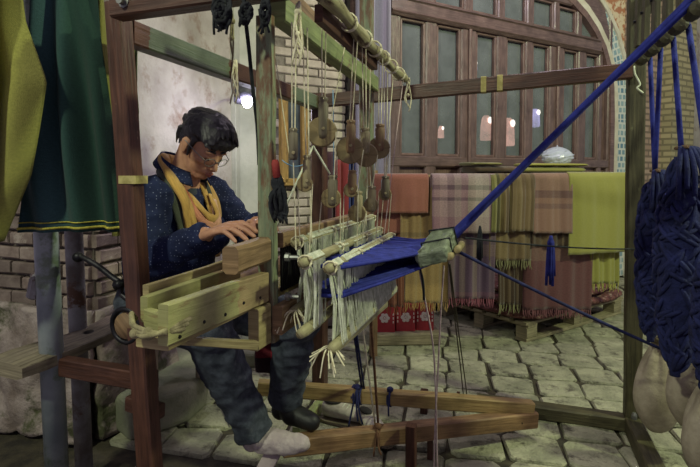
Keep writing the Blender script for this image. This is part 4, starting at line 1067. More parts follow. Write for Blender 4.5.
M_oc = cloth('ochre_cloth', [(0, P_(158, 130, 76)), (.6, P_(172, 142, 84)), (1, P_(148, 120, 70))], [(0, P_(184, 142, 60)), (.86, P_(140, 106, 48)), (.90, P_(186, 146, 66))], .5, interp='LINEAR')
M_pk = cloth('pink_mauve_plaid', stripe([P_(150, 108, 118), P_(176, 138, 140), P_(120, 84, 96), P_(178, 150, 146), P_(156, 110, 124), P_(170, 158, 136), P_(186, 178, 156), P_(168, 160, 140), P_(150, 120, 128)]), [(0, P_(172, 140, 146)), (.52, P_(172, 140, 146)), (.60, P_(88, 64, 84)), (.64, P_(170, 130, 138)), (.70, P_(92, 66, 90)), (.73, P_(176, 140, 146)), (.86, P_(160, 112, 130))], .5)
M_pk2 = cloth('purple_plaid', stripe([P_(130, 110, 96), P_(96, 74, 92), P_(140, 118, 104), P_(108, 82, 104), P_(148, 128, 110), P_(104, 80, 104), P_(96, 72, 100), P_(120, 96, 108)]), [(0, P_(120, 100, 90)), (.55, P_(92, 70, 86)), (.62, P_(130, 100, 96)), (.70, P_(104, 74, 104)), (.95, P_(130, 78, 104))], .5)
M_ol = cloth('olive_striped_cloth', stripe([P_(128, 124, 56), P_(150, 142, 70), P_(94, 88, 50), P_(140, 120, 64), P_(128, 104, 60), P_(106, 84, 56), P_(150, 132, 78), P_(120, 98, 62)]))
M_br = cloth('tan_brown_cloth', stripe([P_(126, 102, 62), P_(140, 116, 72), P_(120, 94, 60), P_(134, 108, 70), P_(112, 90, 58)]))
M_mv = cloth('dusty_rose_brown_cloth', stripe([P_(150, 110, 92), P_(160, 120, 98), P_(142, 104, 88)]), [(0, P_(156, 116, 96)), (.58, P_(156, 116, 96)), (.64, P_(96, 62, 70)), (.70, P_(150, 106, 92)), (.75, P_(110, 74, 78)), (.79, P_(152, 108, 92))], .55)
M_cr = cloth('plum_fade_cloth', [(0, P_(128, 84, 74)), (1, P_(120, 76, 72))], [(0, P_(134, 104, 76)), (.45, P_(134, 100, 76)), (.62, P_(120, 84, 76)), (.70, P_(104, 54, 64)), (1, P_(108, 50, 66))], .75)
M_ye = cloth('lime_yellow_cloth', [(0, P_(154, 150, 48)), (.5, P_(164, 160, 54)), (1, P_(152, 148, 46))], interp='LINEAR', var=.1)
M_cbr = cloth('dark_brown_cloth', stripe([P_(92, 70, 50), P_(110, 86, 60), P_(80, 60, 46), P_(104, 82, 60)]))
F_or = mat('fr_orange', P_(168, 88, 48), None, bmp=0); F_oc = mat('fr_ochre', P_(186, 146, 66), None, bmp=0); F_pu = mat('fr_rose', P_(164, 84, 104), None, bmp=0); F_ol = mat('fr_olive', P_(150, 146, 96), None, bmp=0); F_cr = mat('fr_plum', P_(140, 80, 88), None, bmp=0); F_ye = mat('fr_lime', P_(176, 172, 60), None, bmp=0)
LB = .86
shawl(385, 403, LB, 306, .00, M_or2, 'burnt orange shawl hanging long below the rust-red one', F_or, sk=1, wav=1.6)
shawl(404, 448, LB, 302, .02, M_oc, 'yellow ochre fringed shawl hanging low behind the blue warp', F_oc, sk=2)
shawl(399, 434, 1.145, 258, .03, cloth('tan_ochre_cloth', [(0, P_(148, 122, 80)), (1, P_(136, 110, 72))], [(0, P_(166, 126, 64)), (.8, P_(166, 126, 64)), (.82, P_(120, 90, 50)), (.85, P_(160, 122, 62))], .5), 'tan ochre shawl over the upper bar next to the rust-red one', sk=3)
shawl(374, 428, 1.15, 213, .06, M_or, 'short rust-red shawl folded over the upper bar', sk=4, wav=.5)
shawl(448, 494, LB, 298, .04, M_pk2, 'purple plaid shawl with rose fringe hanging low', F_pu, sk=5)
shawl(432, 495, 1.15, 233, .08, M_pk, 'pink and mauve plaid shawl on the upper bar', sk=6, wav=.6)
shawl(497, 523, LB, 304, .0, M_cbr, 'dark brown shawl hanging low left of the plum one', F_ol, sk=7)
shawl(488, 531, LB + .16, 260, .05, M_br, 'tan striped fringed shawl under the olive striped one', F_ol, sk=8)
shawl(490, 513, 1.15, 232, .08, M_ol, 'olive striped shawl on the upper bar', sk=9)
shawl(511, 534, 1.152, 231, .09, M_br, 'plain tan shawl between olive striped and rose shawls', sk=10, wav=.6)
shawl(524, 592, LB + .08, 309, .03, M_cr, 'wide plum shawl fading to tan hanging low over the pallet', F_cr, sk=11)
shawl(530, 571, 1.0, 246, .055, M_cbr, 'brown shawl showing below the dusty rose one', sk=14)
shawl(532, 571, 1.155, 233, .085, M_mv, 'dusty rose shawl with dark bands on the upper bar', sk=12, wav=.5)
shawl(590, 619, LB + .05, 283, .03, M_ye, 'small lime-yellow fringed shawl hanging under the big one', F_ye, sk=13)
shawl(568, 629, 1.16, 255, .09, M_ye, 'big lime-yellow shawl at the right end of the rack', sk=15, wav=.6, slope=4)
# blue yarn tassel on the line
tl = MB(); c = at(551, 236, 2.0)
for k in range(10):
    a = k * .63; tl.tube(cat_pts([c, c + V3((.010 * math.cos(a), .010 * math.sin(a), -.05)), c + V3((.016 * math.cos(a), .012 * math.sin(a), -.16 - .02 * (k % 3)))], 4), .006, 6)
tl.ell(c - ZZ * .03, (.014, .014, .02)); tag(tl.build('yarn_tassel', M_blue, smooth=True), 'blue yarn tassel hung on the thin black line', 'tassel')
tl = MB(); c = at(480, 226, 1.7)
for k in range(6): tl.tube(cat_pts([c, c + V3((.006 * math.cos(k), .006 * math.sin(k), -.04)), c + V3((.008 * math.cos(k), .008 * math.sin(k), -.11 - .01 * (k % 3)))], 4), .004, 6)
tag(tl.build('yarn_tassel', M_black, smooth=True), 'small black yarn tassel by the plaid shawl', 'tassel')

# pallet with rolled carpets
N_, R_, L_ = atZ(527, 343), atZ(622, 314), atZ(455, 312)
e1 = (R_ - N_); e1l = e1.length; e1.normalize(); e2 = V3((-e1.y, e1.x, 0)); e2l = .85
pa_ = thing('pallet', N_ + e1 * e1l / 2 + e2 * e2l / 2, 'pale wooden pallet under the rolled carpets', 'pallet')
M_pal = wood('pallet_wood', S(120, 112, 88), S(166, 156, 126), wear=S(90, 84, 66), wlo=.6, whi=.68)
def PP(a, b, z): return N_ + e1 * a + e2 * b + ZZ * z
for b in (.05, e2l / 2, e2l - .05): MB().beam(PP(0, b, .011), PP(e1l, b, .011), .09, .022).build('bottom_board', M_pal, pa_)
for a in (.06, e1l / 2, e1l - .06):
    for b in (.05, e2l / 2, e2l - .05): MB().beam(PP(a - .055, b, .061), PP(a + .055, b, .061), .09, .078).build('block', M_pal, pa_)
    MB().beam(PP(a, 0, .109), PP(a, e2l, .109), .1, .018).build('stringer_board', M_pal, pa_)
for k in range(7):
    b = .045 + k * (e2l - .09) / 6; MB().beam(PP(-.01, b, .127), PP(e1l + .01, b, .127), .088, .018).build('deck_board', M_pal, pa_)
M_carp = mat('patterned_carpet', S(66, 40, 38), S(118, 74, 72), 30, .95, .006, 60, c3=S(150, 128, 116), c3scale=26, c3lo=.56, c3hi=.60)
def folded(k, z, h, grow, label):
    t = thing('folded_carpet', PP(e1l / 2, e2l / 2, z), label, 'carpet', 'folded carpets on the pallet')
    n = 64; vs = []; fs = []
    for ring_i, (ins, zz) in enumerate(((.06, 0), (.012, .12), (-.012, .35), (-.016, .6), (.0, .85), (.05, 1.0))):
        for q in range(n):
            a = 2 * math.pi * q / n; cx, sy = math.cos(a), math.sin(a); m_ = (abs(cx) ** 6 + abs(sy) ** 6) ** (1 / 6)
            hx_ = e1l / 2 + grow - ins; hy_ = e2l / 2 + grow - ins; wob = 1 + .020 * math.sin(5 * a + k * 2) + .012 * math.sin(17 * a + k + ring_i)
            vs.append(PP(e1l / 2 + hx_ * cx / m_ * wob, e2l / 2 + hy_ * sy / m_ * wob, z + h * zz + (.012 * math.sin(7 * a + k) * zz)))
    for r in range(5):
        for q in range(n): q2 = (q + 1) % n; fs.append([r * n + q, r * n + q2, (r + 1) * n + q2, (r + 1) * n + q])
    fs.append(list(range(n))[::-1]); fs.append([5 * n + q for q in range(n)])
    mb = MB(); mb.add(vs, fs); mb.build('carpet_fold', M_carp, t, smooth=True)
    return t
folded(0, .136, .07, .03, 'lowest folded patterned carpet lying on the pallet')
folded(1, .206, .07, .0, 'middle folded patterned carpet of the pallet stack')
folded(2, .274, .06, -.04, 'topmost folded patterned carpet of the pallet stack')
# red cartons with white flower print
M_redbox = mat('red_carton', S(158, 44, 54), S(176, 56, 64), 6, .5, .0, 10)
M_print = mat('white_print', S(226, 214, 208), None, bmp=0)
for k, (x0, x1, lab) in enumerate(((374, 396, 'red carton with white flower print, leftmost under the shawls'), (396.5, 417, 'red carton with white flower print, middle of three'), (417.5, 436, 'red carton with white flower print, rightmost under the ochre shawl'))):
    a = atZ(x0, 329, .0); a = V3((X(x0, 3.30), 3.30 + .02 * k, .08)); b = V3((X(x1, 3.30), 3.30 + .02 * k, .08)); h = at(380, 305, 3.3).z - .08
    t = thing('red_carton', (a + b) / 2, lab, 'box', 'red cartons')
    MB().beam((a + b) / 2 + V3((0, .08, 0)), (a + b) / 2 + V3((0, .08, h)), .16, (b - a).length - .004, up=V3((1, 0, 0)), ch=.003).build('carton', M_redbox, t)
    pr_ = MB(); c = (a + b) / 2 + V3((0, -.002, h * .52)); w_ = (b - a).length
    for q in range(6):
        an = q * math.pi / 3; pr_.ell(c + V3((.022 * math.cos(an), 0, .022 * math.sin(an))), (.013, .0015, .013), nu=10, nv=6)
    pr_.ell(c, (.008, .0018, .008), nu=8, nv=5)
    for q in (-1, 1):
        for s_ in range(3): pr_.beam(c + V3((q * w_ * .40, 0, -.035 + .026 * s_)), c + V3((q * w_ * .40, 0, -.02 + .026 * s_)), .008, .0015, up=V3((0, 1, 0)), ch=.0003)
    pr_.build('flower_print', M_print, t)
bx = MB(); bx.beam(V3((X(372, 3.38), 3.40, .04)), V3((X(438, 3.38), 3.42, .04)), .30, .08, ch=.01, seg=3); tag(bx.build('low_crate', M_grey), 'low grey wooden crate under the red cartons', 'crate')
M_bluebox = mat('blue_box', S(70, 92, 140), S(130, 150, 180), 20, .5, 0, 10)
c = atZ(430, 338); tag(MB().beam(c - V3((.05, 0, -.03)), c + V3((.05, 0, .03)), .07, .06, ch=.004).build('blue_packet', M_bluebox), 'small blue packet on the paving by the red cartons', 'packet')
# table behind the rack with folded cloth pile and plastic bag
tb = thing('stall_table', W(.5, 0, .55), 'wooden stall table behind the rack', 'table')
T0 = RA + RDn * .95 - RNn * .95; T1 = RA + RDn * 2.1 - RNn * .95
MB().beam(V3((T0.x, T0.y, 1.12)), V3((T1.x, T1.y, 1.12)), .5, .04).build('table_top', M_rawb, tb)
for q in (T0.lerp(T1, .04), T0.lerp(T1, .96)):
    for s_ in (-.2, .2): p = q.lerp((T0 + T1) / 2, .25) + RNn * s_; MB().beam(V3((p.x, p.y, 0)), V3((p.x, p.y, 1.10)), .05, .05, up=RNn).build('leg', M_rawb, tb)
random.seed(9)
cols_ = [(.08, .40, M_cbr, 'dark folded cloth at the left of the pile behind the rack', .06), (.06, .30, M_ol, 'olive folded cloth on top of the dark one behind the rack', .03), (.44, .98, M_ye, 'lime-yellow folded cloth lying behind the rack', .055), (.50, 1.0, M_yg, 'olive-yellow folded cloth on the lime one behind the rack', .03), (.40, .46, M_cr, 'plum folded cloth edge between the piles behind the rack', .06)]
hz = {}
for k, (f0, f1, m_, lab, h) in enumerate(cols_):
    key = 0 if f1 < .43 else (1 if f0 > .43 else 2); z = 1.14 + hz.get(key, 0); hz[key] = hz.get(key, 0) + h
    a = T0.lerp(T1, f0) + RNn * (.16 if key != 2 else .12); b = T0.lerp(T1, f1) + RNn * (.16 if key != 2 else .12)
    n = 12; mb = MB(); pts = [V3((a.x, a.y, z + h / 2)).lerp(V3((b.x, b.y, z + h / 2)), q / n) for q in range(n + 1)]
    secs = [[(.15 * c_, (h / 2) * d_ * (1 + .10 * math.sin(q * 1.9 + k))) for c_, d_ in ((-1, -1), (1, -1), (1.04, -.3), (1.05, .4), (1, 1), (-1, 1))] for q in range(n + 1)]
    mb.sweep(pts, secs, ZZ, [0, .3, .31, .33, .35, .65, .68]); tag(subs(mb.build('folded_cloth', m_, smooth=True)), lab, 'cloth', 'folded cloths behind the rack')
m, nt, b = nodes('clear_plastic'); b.inputs['Base Color'].default_value = c4(S(200, 206, 226)); b.inputs['Roughness'].default_value = .25; b.inputs['Alpha'].default_value = .75; M_plast = m
pb_ = MB(); c = at(557, 157, T0.lerp(T1, .65).y + .02); c.z = 1.14 + .09
def pbf(i, j):
    a = i * 2 * math.pi; r_ = (.12 * math.sin(math.pi * min(1, .12 + j * .95)) ** .6) * (1 + .15 * nz((math.cos(a) * 2, math.sin(a) * 2, j * 5), 2.2)) + .004
    return c + V3((r_ * 1.1 * math.cos(a), r_ * .8 * math.sin(a), -.015 + .17 * j))
tag(pb_.grid(pbf, 26, 16).build('plastic_bag', M_plast, smooth=False), 'crumpled clear plastic bag lying on the yellow cloth pile', 'bag')
# hanging garments left of the doors
gm = [(329, 341, 160, 228, P_(168, 52, 52), 'red garment hanging on the brick wall'), (341, 349, 150, 226, P_(60, 76, 140), 'blue garment hanging beside the red one'), (349, 358, 155, 224, P_(180, 98, 60), 'orange garment hanging beside the blue one'), (316, 329, 152, 232, P_(84, 48, 58), 'dark maroon garment hanging nearest the window')]
for k, (x0, x1, y0_, y1_, c_, lab) in enumerate(gm):
    def f(i, j, x0=x0, x1=x1, y0_=y0_, y1_=y1_, k=k):
        t0, z_ = onW(x0 + (x1 - x0) * i, y0_); t1, zz = onW(x0 + (x1 - x0) * i, y1_); return W(t0, z_ + (zz - z_) * j, .10 + .02 * math.sin(9 * i + k))
    o = MB().grid(f, 12, 12).build('hanging_garment', cloth('garment_%d' % k, [(0, c_), (1, tuple(v * .8 for v in c_))], interp='LINEAR'), smooth=True); solid(o, .012); tag(o, lab, 'garment', 'garments by the doors')
def f(i, j):
    t0, z_ = onW(346 + 34 * i, 20); t1, zz = onW(346 + 34 * i, 230); return W(t0, 2.5 + (zz - 2.5) * j, .14 + .03 * math.sin(19 * i))
M_lil = cloth('lilac_curtain', [(0, P_(150, 140, 170)), (.2, P_(196, 192, 210)), (.35, P_(120, 104, 150)), (.6, P_(190, 186, 206)), (.8, P_(110, 92, 128)), (1, P_(176, 168, 190))], interp='LINEAR', var=.1)
o = MB().grid(f, 40, 20).build('lilac_curtain', M_lil, smooth=True); solid(o, .006); tag(o, 'lilac and white curtain hanging left of the doors', 'curtain')
# ================================================================== THE WEAVER
pz = thing('person', L(-.2, .36, .608), 'man in navy dotted shirt with ochre scarf weaving at the loom', 'person')
PL = wloc(pz)
M_skin = mat('skin', S(178, 128, 102), S(198, 148, 120), 14, .5, .0012, 120, spec=.4)
M_lip = mat('lip_skin', S(158, 92, 82), S(170, 104, 92), 20, .45, 0)
M_hair = mat('black_hair', S(16, 14, 18), S(38, 34, 42), 60, .34, .004, 90, spec=.7)
# head frame
HC = L(-.044, .36, 1.238)
hf = (UU * math.cos(math.radians(-13)) + VV * math.sin(math.radians(-13))).normalized()
pit = math.radians(38); lf = ZZ.cross(hf).normalized()
hx = (hf * math.cos(pit) - ZZ * math.sin(pit)).normalized(); hz_ = hx.cross(lf).normalized(); hy = lf
HR = Matrix((hx, hy, hz_)).transposed()
HS = .875
def Hd(x, y, z): return HC + (hx * x + hy * y + hz_ * z) * HS
def cap(mb, pts, rs, n=14):
    mb.tube(pts, rs, n)
    for p, r in zip(pts, rs): mb.ell(p, r, nu=n, nv=8)
body = MB()
E_ = lambda c, r: body.ell(Hd(*c), tuple(q * HS for q in r), rot=HR, nu=24, nv=16)
E_((-.012, 0, .035), (.096, .075, .082)); E_((.022, 0, -.005), (.072, .066, .075)); E_((.035, 0, -.045), (.052, .054, .058))
E_((.064, 0, -.088), (.026, .026, .020)); E_((.062, 0, -.058), (.034, .036, .028))
for s_ in (-1, 1):
    cap(body, [Hd(-.008, s_ * .058, -.038), Hd(.020, s_ * .048, -.078), Hd(.062, s_ * .018, -.096)], [.016 * HS, .016 * HS, .014 * HS])   # jaw line
    E_((.055, s_ * .040, -.020), (.024, .020, .018))                                                                 # cheek bones
    E_((.074, s_ * .030, .026), (.016, .024, .008))                                                                  # brow
    E_((.072, s_ * .031, .006), (.013, .015, .010))                                                                  # lidded eyes
    E_((-.010, s_ * .078, -.004), (.017, .007, .030)); E_((-.018, s_ * .080, .008), (.016, .006, .018)); E_((-.004, s_ * .078, -.024), (.009, .006, .010))
    E_((.100, s_ * .011, -.036), (.010, .008, .007))
cap(body, [Hd(.084, 0, .020), Hd(.098, 0, -.008), Hd(.109, 0, -.031)], [.009 * HS, .010 * HS, .0115 * HS])
E_((.090, 0, -.058), (.012, .022, .006)); E_((.088, 0, -.069), (.012, .019, .0065))
cap(body, [Hd(-.035, 0, -.02), L(-.110, .36, 1.160), L(-.135, .36, 1.10)], [.052, .053, .066])
# torso core, arms, legs
SPN = [(-.185, .36, .70, .162, .130), (-.185, .36, .80, .158, .130), (-.185, .36, .90, .160, .125), (-.185, .36, .99, .170, .115), (-.16, .36, 1.07, .165, .100), (-.140, .36, 1.118, .11, .075)]
def torso(mb, grow, spn=SPN, n=28):
    secs = [[((w_ + grow) * math.cos(2 * math.pi * k / n), (d_ + grow) * math.sin(2 * math.pi * k / n)) for k in range(n)] for *_, w_, d_ in spn]
    mb.sweep([L(a, b, c) for a, b, c, *_ in spn], secs, UU, [k * .03 for k in range(n + 1)])
torso(body, -.012)
SHr, ELr, WRr = (-.130, .195, 1.066), (-.115, .150, .855), (.125, .125, .965)
SHl, ELl, WRl = (-.120, .525, 1.066), (.035, .560, .895), (.205, .285, .985)
def arm(mb, S_, E2, W_, r):
    s, e, w_ = L(*S_), L(*E2), L(*W_)
    cap(mb, [s, s.lerp(e, .5), e, e.lerp(w_, .4), w_], r, 16)
arm(body, SHr, ELr, WRr, [.050, .044, .038, .036, .025]); arm(body, SHl, ELl, WRl, [.050, .044, .038, .036, .025])
def hand(mb, wr, kn, side, tips, thumb):
    """wr wrist, kn knuckle centre, side: vector across the knuckles to the little finger, tips: fingertip points"""
    wr = L(*wr); kn = L(*kn); side = side.normalized()
    for k in range(5):
        f_ = -1 + k * .5; cap(mb, [wr + side * f_ * .016, wr.lerp(kn, .55) + side * f_ * .027, kn + side * f_ * .030], [.014, .0135, .0105], 10)
    for k, tp in enumerate(tips):
        b = kn + side * (-.030 + .020 * k); tp = L(*tp); mid = b.lerp(tp, .45) + ZZ * .014; m2 = b.lerp(tp, .76) + ZZ * .009
        r = .0088 if k < 3 else .0076
        cap(mb, [b, mid, m2, tp], [r * 1.08, r, r * .92, r * .78], 10)
    th = [wr.lerp(kn, .25) - side * .024] + [L(*q) for q in thumb]
    cap(mb, th, [.0125, .0105, .0095, .0075][:len(th)], 10)
# right hand (nearer the camera): palm down over the cap board, fingers forward
hand(body, WRr, (.205, .095, .992), -VV * .85 - ZZ * .25 - UU * .25, [(.300, .118, .982), (.305, .095, .972), (.295, .072, .965), (.272, .052, .962)], [(.185, .135, .978), (.222, .145, .972), (.248, .146, .968)])
hand(body, WRl, (.262, .205, 1.000), VV * .7 + UU * .55, [(.292, .118, .985), (.315, .128, .985), (.332, .146, .983), (.338, .170, .981)], [(.232, .195, .985), (.246, .160, .978), (.256, .138, .975)])
HPr, KNr, ANr = (-.215, .275, .695), (.055, .235, .640), (.145, .365, .262)
HPl, KNl, ANl = (-.205, .445, .695), (.235, .520, .605), (.150, .600, .270)
for a, b, c in ((HPr, KNr, ANr), (HPl, KNl, ANl)): cap(body, [L(*a), L(*b), L(*c)], [.072, .050, .032])
cap(body, [L(*ANr) , L(.175, .378, .225), L(.245, .385, .225), L(.305, .388, .235)], [.036, .036, .032, .022])
cap(body, [L(*ANl), L(.185, .585, .225), L(.26, .575, .215)], [.034, .034, .024])
me = remesh(body, 'body', .0036, PL, 2)
obj('body', me, M_skin, pz)

# navy shirt with small pale dots
m, nt, b = nodes('navy_dotted_shirt'); vec = coords(nt, 'Object')
vo = N(nt, 'ShaderNodeTexVoronoi'); vo.inputs['Scale'].default_value = 105; vo.inputs['Randomness'].default_value = .25; link(nt, vec, vo.inputs['Vector'])
rp_ = ramp(nt, [(.0, (1, 1, 1)), (.12, (1, 1, 1)), (.20, (0, 0, 0))]); link(nt, vo.outputs['Distance'], rp_.inputs[0])
rb = ramp(nt, [(.35, S(22, 28, 56)), (.65, S(36, 44, 80))]); link(nt, noise_tex(nt, vec, 8), rb.inputs[0])
link(nt, mixc(nt, rp_.outputs[0], rb.outputs[0], S(120, 126, 156)), b.inputs['Base Color']); b.inputs['Roughness'].default_value = .85; b.inputs['Specular IOR Level'].default_value = .2
bump(nt, b, noise_tex(nt, vec, 300, 2), .0006); M_shirt = m
def wrinkle(me, amp, sc_, k=0, stretch=(1, 1, 1)):
    ns = [v.normal.copy() for v in me.vertices]
    for v, n_ in zip(me.vertices, ns):
        p = V3((v.co.x * stretch[0], v.co.y * stretch[1], v.co.z * stretch[2])); w1 = noise.noise(p * sc_ + V3((k, 0, 0))); w2 = noise.noise(p * sc_ * 2.3 + V3((0, k, 3)))
        v.co += n_ * (amp * (1 - abs(w1) * 2.2) + amp * .45 * w2)
sh = MB(); torso(sh, .010, [(-.18, .36, .665, .165, .130)] + SPN[:-1] + [(-.142, .36, 1.115, .085, .066)])
def sleeve(mb, S_, E2, W_, r, cuff):
    s, e, w_ = L(*S_), L(*E2), L(*W_); w2 = w_ + (w_ - e).normalized() * .005
    cap(mb, [s, s.lerp(e, .35) - ZZ * .004, s.lerp(e, .75), e, e.lerp(w2, .35), e.lerp(w2, .75)], r, 18)
    mb.tube([e.lerp(w2, .7), e.lerp(w2, .84), w2], [r[-1], cuff * .98, cuff], 18); mb.tube([e.lerp(w2, .82), w2], [cuff * 1.06, cuff * 1.08], 18)
sh.ell(L(-.11, .34, .83), (.085, .13, .11), rot=Matrix.Rotation(TH, 3, 'Z')); sh.ell(L(-.06, .40, .92), (.07, .10, .08), rot=Matrix.Rotation(TH, 3, 'Z'))
sleeve(sh, SHr, ELr, WRr, [.070, .066, .060, .056, .053, .043], .036); sleeve(sh, SHl, ELl, WRl, [.068, .064, .058, .054, .050, .042], .036)
me = remesh(sh, 'shirt', .0055, PL, 3); wrinkle(me, .0065, 13, 2, (1, 1, 1.7)); me.shade_smooth()
so = obj('shirt', me, M_shirt, pz)
# collar, placket, cuff buttons
co = MB(); n = 18; rows = []
def collar(i, j):
    a = math.pi * (.18 + 1.64 * i); c = L(-.126, .36, 1.176 - .026 * j); r_ = .070 + .024 * j
    d_ = UU * math.cos(a) + VV * math.sin(a) * 1.05
    return c + d_ * r_ + ZZ * (-.040 * math.cos(a) + .006) - ZZ * .022 * j * abs(math.cos(a / 2)) 
o = co.grid(collar, 24, 4).build('collar', M_shirt, so, smooth=True); solid(o, .006)
ff = MB()
for k in range(3): P_b = L(*ELr).lerp(L(*WRr), .90 - .02 * k) ; 
bt_ = L(*ELr).lerp(L(*WRr), .93) - VV * .038; MB().lathe(bt_, bt_ - VV * .003, [(0, .006), (1, .005)], 10).build('cuff_button', M_navy, so)
# dark undershirt at the throat
un = MB().ell(L(-.115, .36, 1.075), (.05, .055, .04)); o = un.build('undershirt', mat('dark_undershirt', S(40, 46, 58), S(58, 64, 76), 30), pz, smooth=True)

# jeans
m_j = mat('dark_denim', S(44, 49, 60), S(72, 78, 90), 30, .9, .002, 200, c3=S(104, 108, 116), c3scale=6, c3lo=.56, c3hi=.70)
jn = MB(); cap(jn, [L(-.20, .29, .70), L(-.20, .43, .70)], [.125, .125], 18)
for a, b_, c, r in ((HPr, KNr, ANr, (.098, .088, .080, .074, .064, .062)), (HPl, KNl, ANl, (.098, .090, .086, .078, .066, .062))):
    a, b_, c = L(*a), L(*b_), L(*c); cap(jn, [a, a.lerp(b_, .5), b_, b_.lerp(c, .35), b_.lerp(c, .7), b_.lerp(c, .9)], list(r), 18); jn.tube([b_.lerp(c, .85), c], [.061, .066], 18)
me = remesh(jn, 'jeans', .006, PL, 3); wrinkle(me, .007, 12, 5, (1, 1, 1.5)); me.shade_smooth(); jo = obj('jeans', me, m_j, pz)
kp = L(*KNr).lerp(L(*ANr), .12)
smn = MB(); smn.tube([L(*KNr).lerp(L(*ANr), f_) - VV * .055 + UU * (-.045) for f_ in (.05, .3, .6, .9)], .0025, 5); smn.build('side_seam', mat('seam_thread', S(150, 146, 136), None, bmp=0), jo)
# socks / shoe
M_sock = mat('pale_sock', S(160, 146, 150), S(190, 178, 178), 16, .9, .003, 80)
sk = MB(); cap(sk, [L(*ANr), L(.172, .378, .228), L(.245, .385, .225), L(.315, .388, .235)], [.045, .043, .040, .028], 16); sk.ell(L(.135, .37, .225), .036)
me = remesh(sk, 'sock', .005, PL, 3); wrinkle(me, .003, 30); obj('sock', me, M_sock, pz)
sk = MB(); cap(sk, [L(*ANl), L(.185, .585, .225), L(.27, .575, .212)], [.046, .044, .034], 16); sk.ell(L(.13, .60, .225), .038)
obj('shoe', remesh(sk, 'shoe', .005, PL, 3), mat('black_shoe', S(26, 26, 28), S(40, 40, 42), 20, .5, .002), pz)

# hair: thick side-swept black hair with locks
random.seed(77); hr = MB()
H2 = lambda c, r: hr.ell(Hd(*c), tuple(q * HS for q in r), rot=HR, nu=22, nv=14)
H2((-.024, 0, .056), (.096, .084, .078)); H2((.022, 0, .088), (.068, .072, .044)); H2((-.056, 0, .014), (.050, .070, .056)); H2((-.062, 0, -.016), (.030, .050, .030))
for s_ in (-1, 1): cap(hr, [Hd(.016, s_ * .072, .034), Hd(.014, s_ * .0735, -.004), Hd(.016, s_ * .070, -.030)], [.010, .007, .0045], 10)
for k in range(250):
    th_ = random.uniform(-1.45, 1.45); x0 = random.uniform(-.10, .05); rr = math.sqrt(max(.02, 1 - ((x0 + .02) / .11) ** 2))
    y = .080 * rr * math.sin(th_); z = .056 + .080 * rr * math.cos(th_)
    if z < .045 and x0 > .0: continue
    p0 = Hd(x0, y, z); p1 = Hd(x0 + .026, y * 1.04 + .010, z + .010 * math.cos(th_)); p2 = Hd(x0 + .052, y * 1.06 + .018 * random.random(), z - .002 - .014 * max(0, x0 + .03) / .08)
    cap(hr, [p0, p1, p2], [.0085, .0075, .0035], 7)
for k in range(26):                                                        # fringe falling forward over the forehead
    y = -.062 + .124 * k / 25 + random.uniform(-.004, .004)
    cap(hr, [Hd(.030, y * .9, .108), Hd(.070, y, .098 - .25 * y * y / .06), Hd(.096 - 3 * y * y, y * 1.02, .070 + random.uniform(-.012, .006)), Hd(.101 - 4 * y * y, y * 1.03, .052 + random.uniform(-.008, .008))], [.012, .012, .009, .003], 7)
for k in range(40):
    y = random.uniform(-.07, .07); cap(hr, [Hd(-.092 + .1 * abs(y), y, .03), Hd(-.096 + .2 * abs(y), y, .0), Hd(-.084 + .25 * abs(y), y, -.036 + random.uniform(-.008, .008))], [.008, .006, .003], 7)
me = remesh(hr, 'hair', .0034, PL, 1); obj('hair', me, M_hair, pz)
# face details
fd = MB()
for s_ in (-1, 1): fd.tube([Hd(.086, s_ * .014, .030), Hd(.086, s_ * .030, .036), Hd(.074, s_ * .047, .031)], [.0042, .005, .002], 7)
fd.build('eyebrows', M_hair, pz, smooth=True)
fd = MB()
for s_ in (-1, 1): fd.tube([Hd(.083, s_ * .018, .0), Hd(.0865, s_ * .031, -.003), Hd(.077, s_ * .045, .0)], [.0016, .0026, .0014], 6)
fd.build('eyelashes', M_hair, pz, smooth=True)
fd = MB(); fd.tube([Hd(.096, -.020, -.063), Hd(.1015, -.008, -.0605), Hd(.1025, 0, -.0615), Hd(.1015, .008, -.0605), Hd(.096, .020, -.063)], [.002, .0042, .0042, .0042, .002], 7)
fd.tube([Hd(.095, -.017, -.066), Hd(.0995, 0, -.0695), Hd(.095, .017, -.066)], [.002, .0055, .002], 7); fd.build('lips', M_lip, pz, smooth=True)
gl = MB()
for s_ in (-1, 1):
    gl.tube([Hd(.104 - .004 * (math.cos(a) * s_ + 1) * .8 - .008 * abs(math.sin(a)) * 0, s_ * .033 + .024 * math.cos(a), -.004 + .0165 * math.sin(a)) for a in [2 * math.pi * k / 24 for k in range(25)]], .0014, 6)
    gl.tube([Hd(.098, s_ * .058, .004), Hd(.094, s_ * .066, .006), Hd(.05, s_ * .076, .010), Hd(-.012, s_ * .084, .016), Hd(-.026, s_ * .083, .002)], .0016, 6)
gl.tube([Hd(.106, -.010, .0), Hd(.109, 0, .004), Hd(.106, .010, .0)], .0014, 6)
gl.build('glasses', M_steel, pz, smooth=True)
# scarf: ochre, charcoal and orange folds around the neck, hanging in a loop on the chest
SCF = [cloth('scarf_ochre', [(0, S(190, 150, 84)), (.5, S(172, 132, 70)), (1, S(196, 158, 96))], interp='LINEAR', var=.2), cloth('scarf_charcoal', [(0, S(52, 58, 54)), (.5, S(86, 88, 70)), (1, S(48, 52, 50))], interp='LINEAR'), cloth('scarf_orange', [(0, S(186, 100, 66)), (.5, S(216, 190, 164)), (1, S(176, 86, 58))], interp='LINEAR')]
sf = bpy.data.objects.new('scarf', None); col.objects.link(sf); sf.parent = pz; sf.location = (0, 0, 0)
def fold(pts, r, m, flat=.45, nm='scarf_fold'):
    p = cat_pts([L(*q) for q in pts], 7); n_ = len(p); rs = [r * (.85 + .15 * math.sin(k * .5)) for k in range(n_)]
    MB().tube(p, rs, 12, flat=flat, up=UU + VV * .01).build(nm, SCF[m], sf, smooth=True)
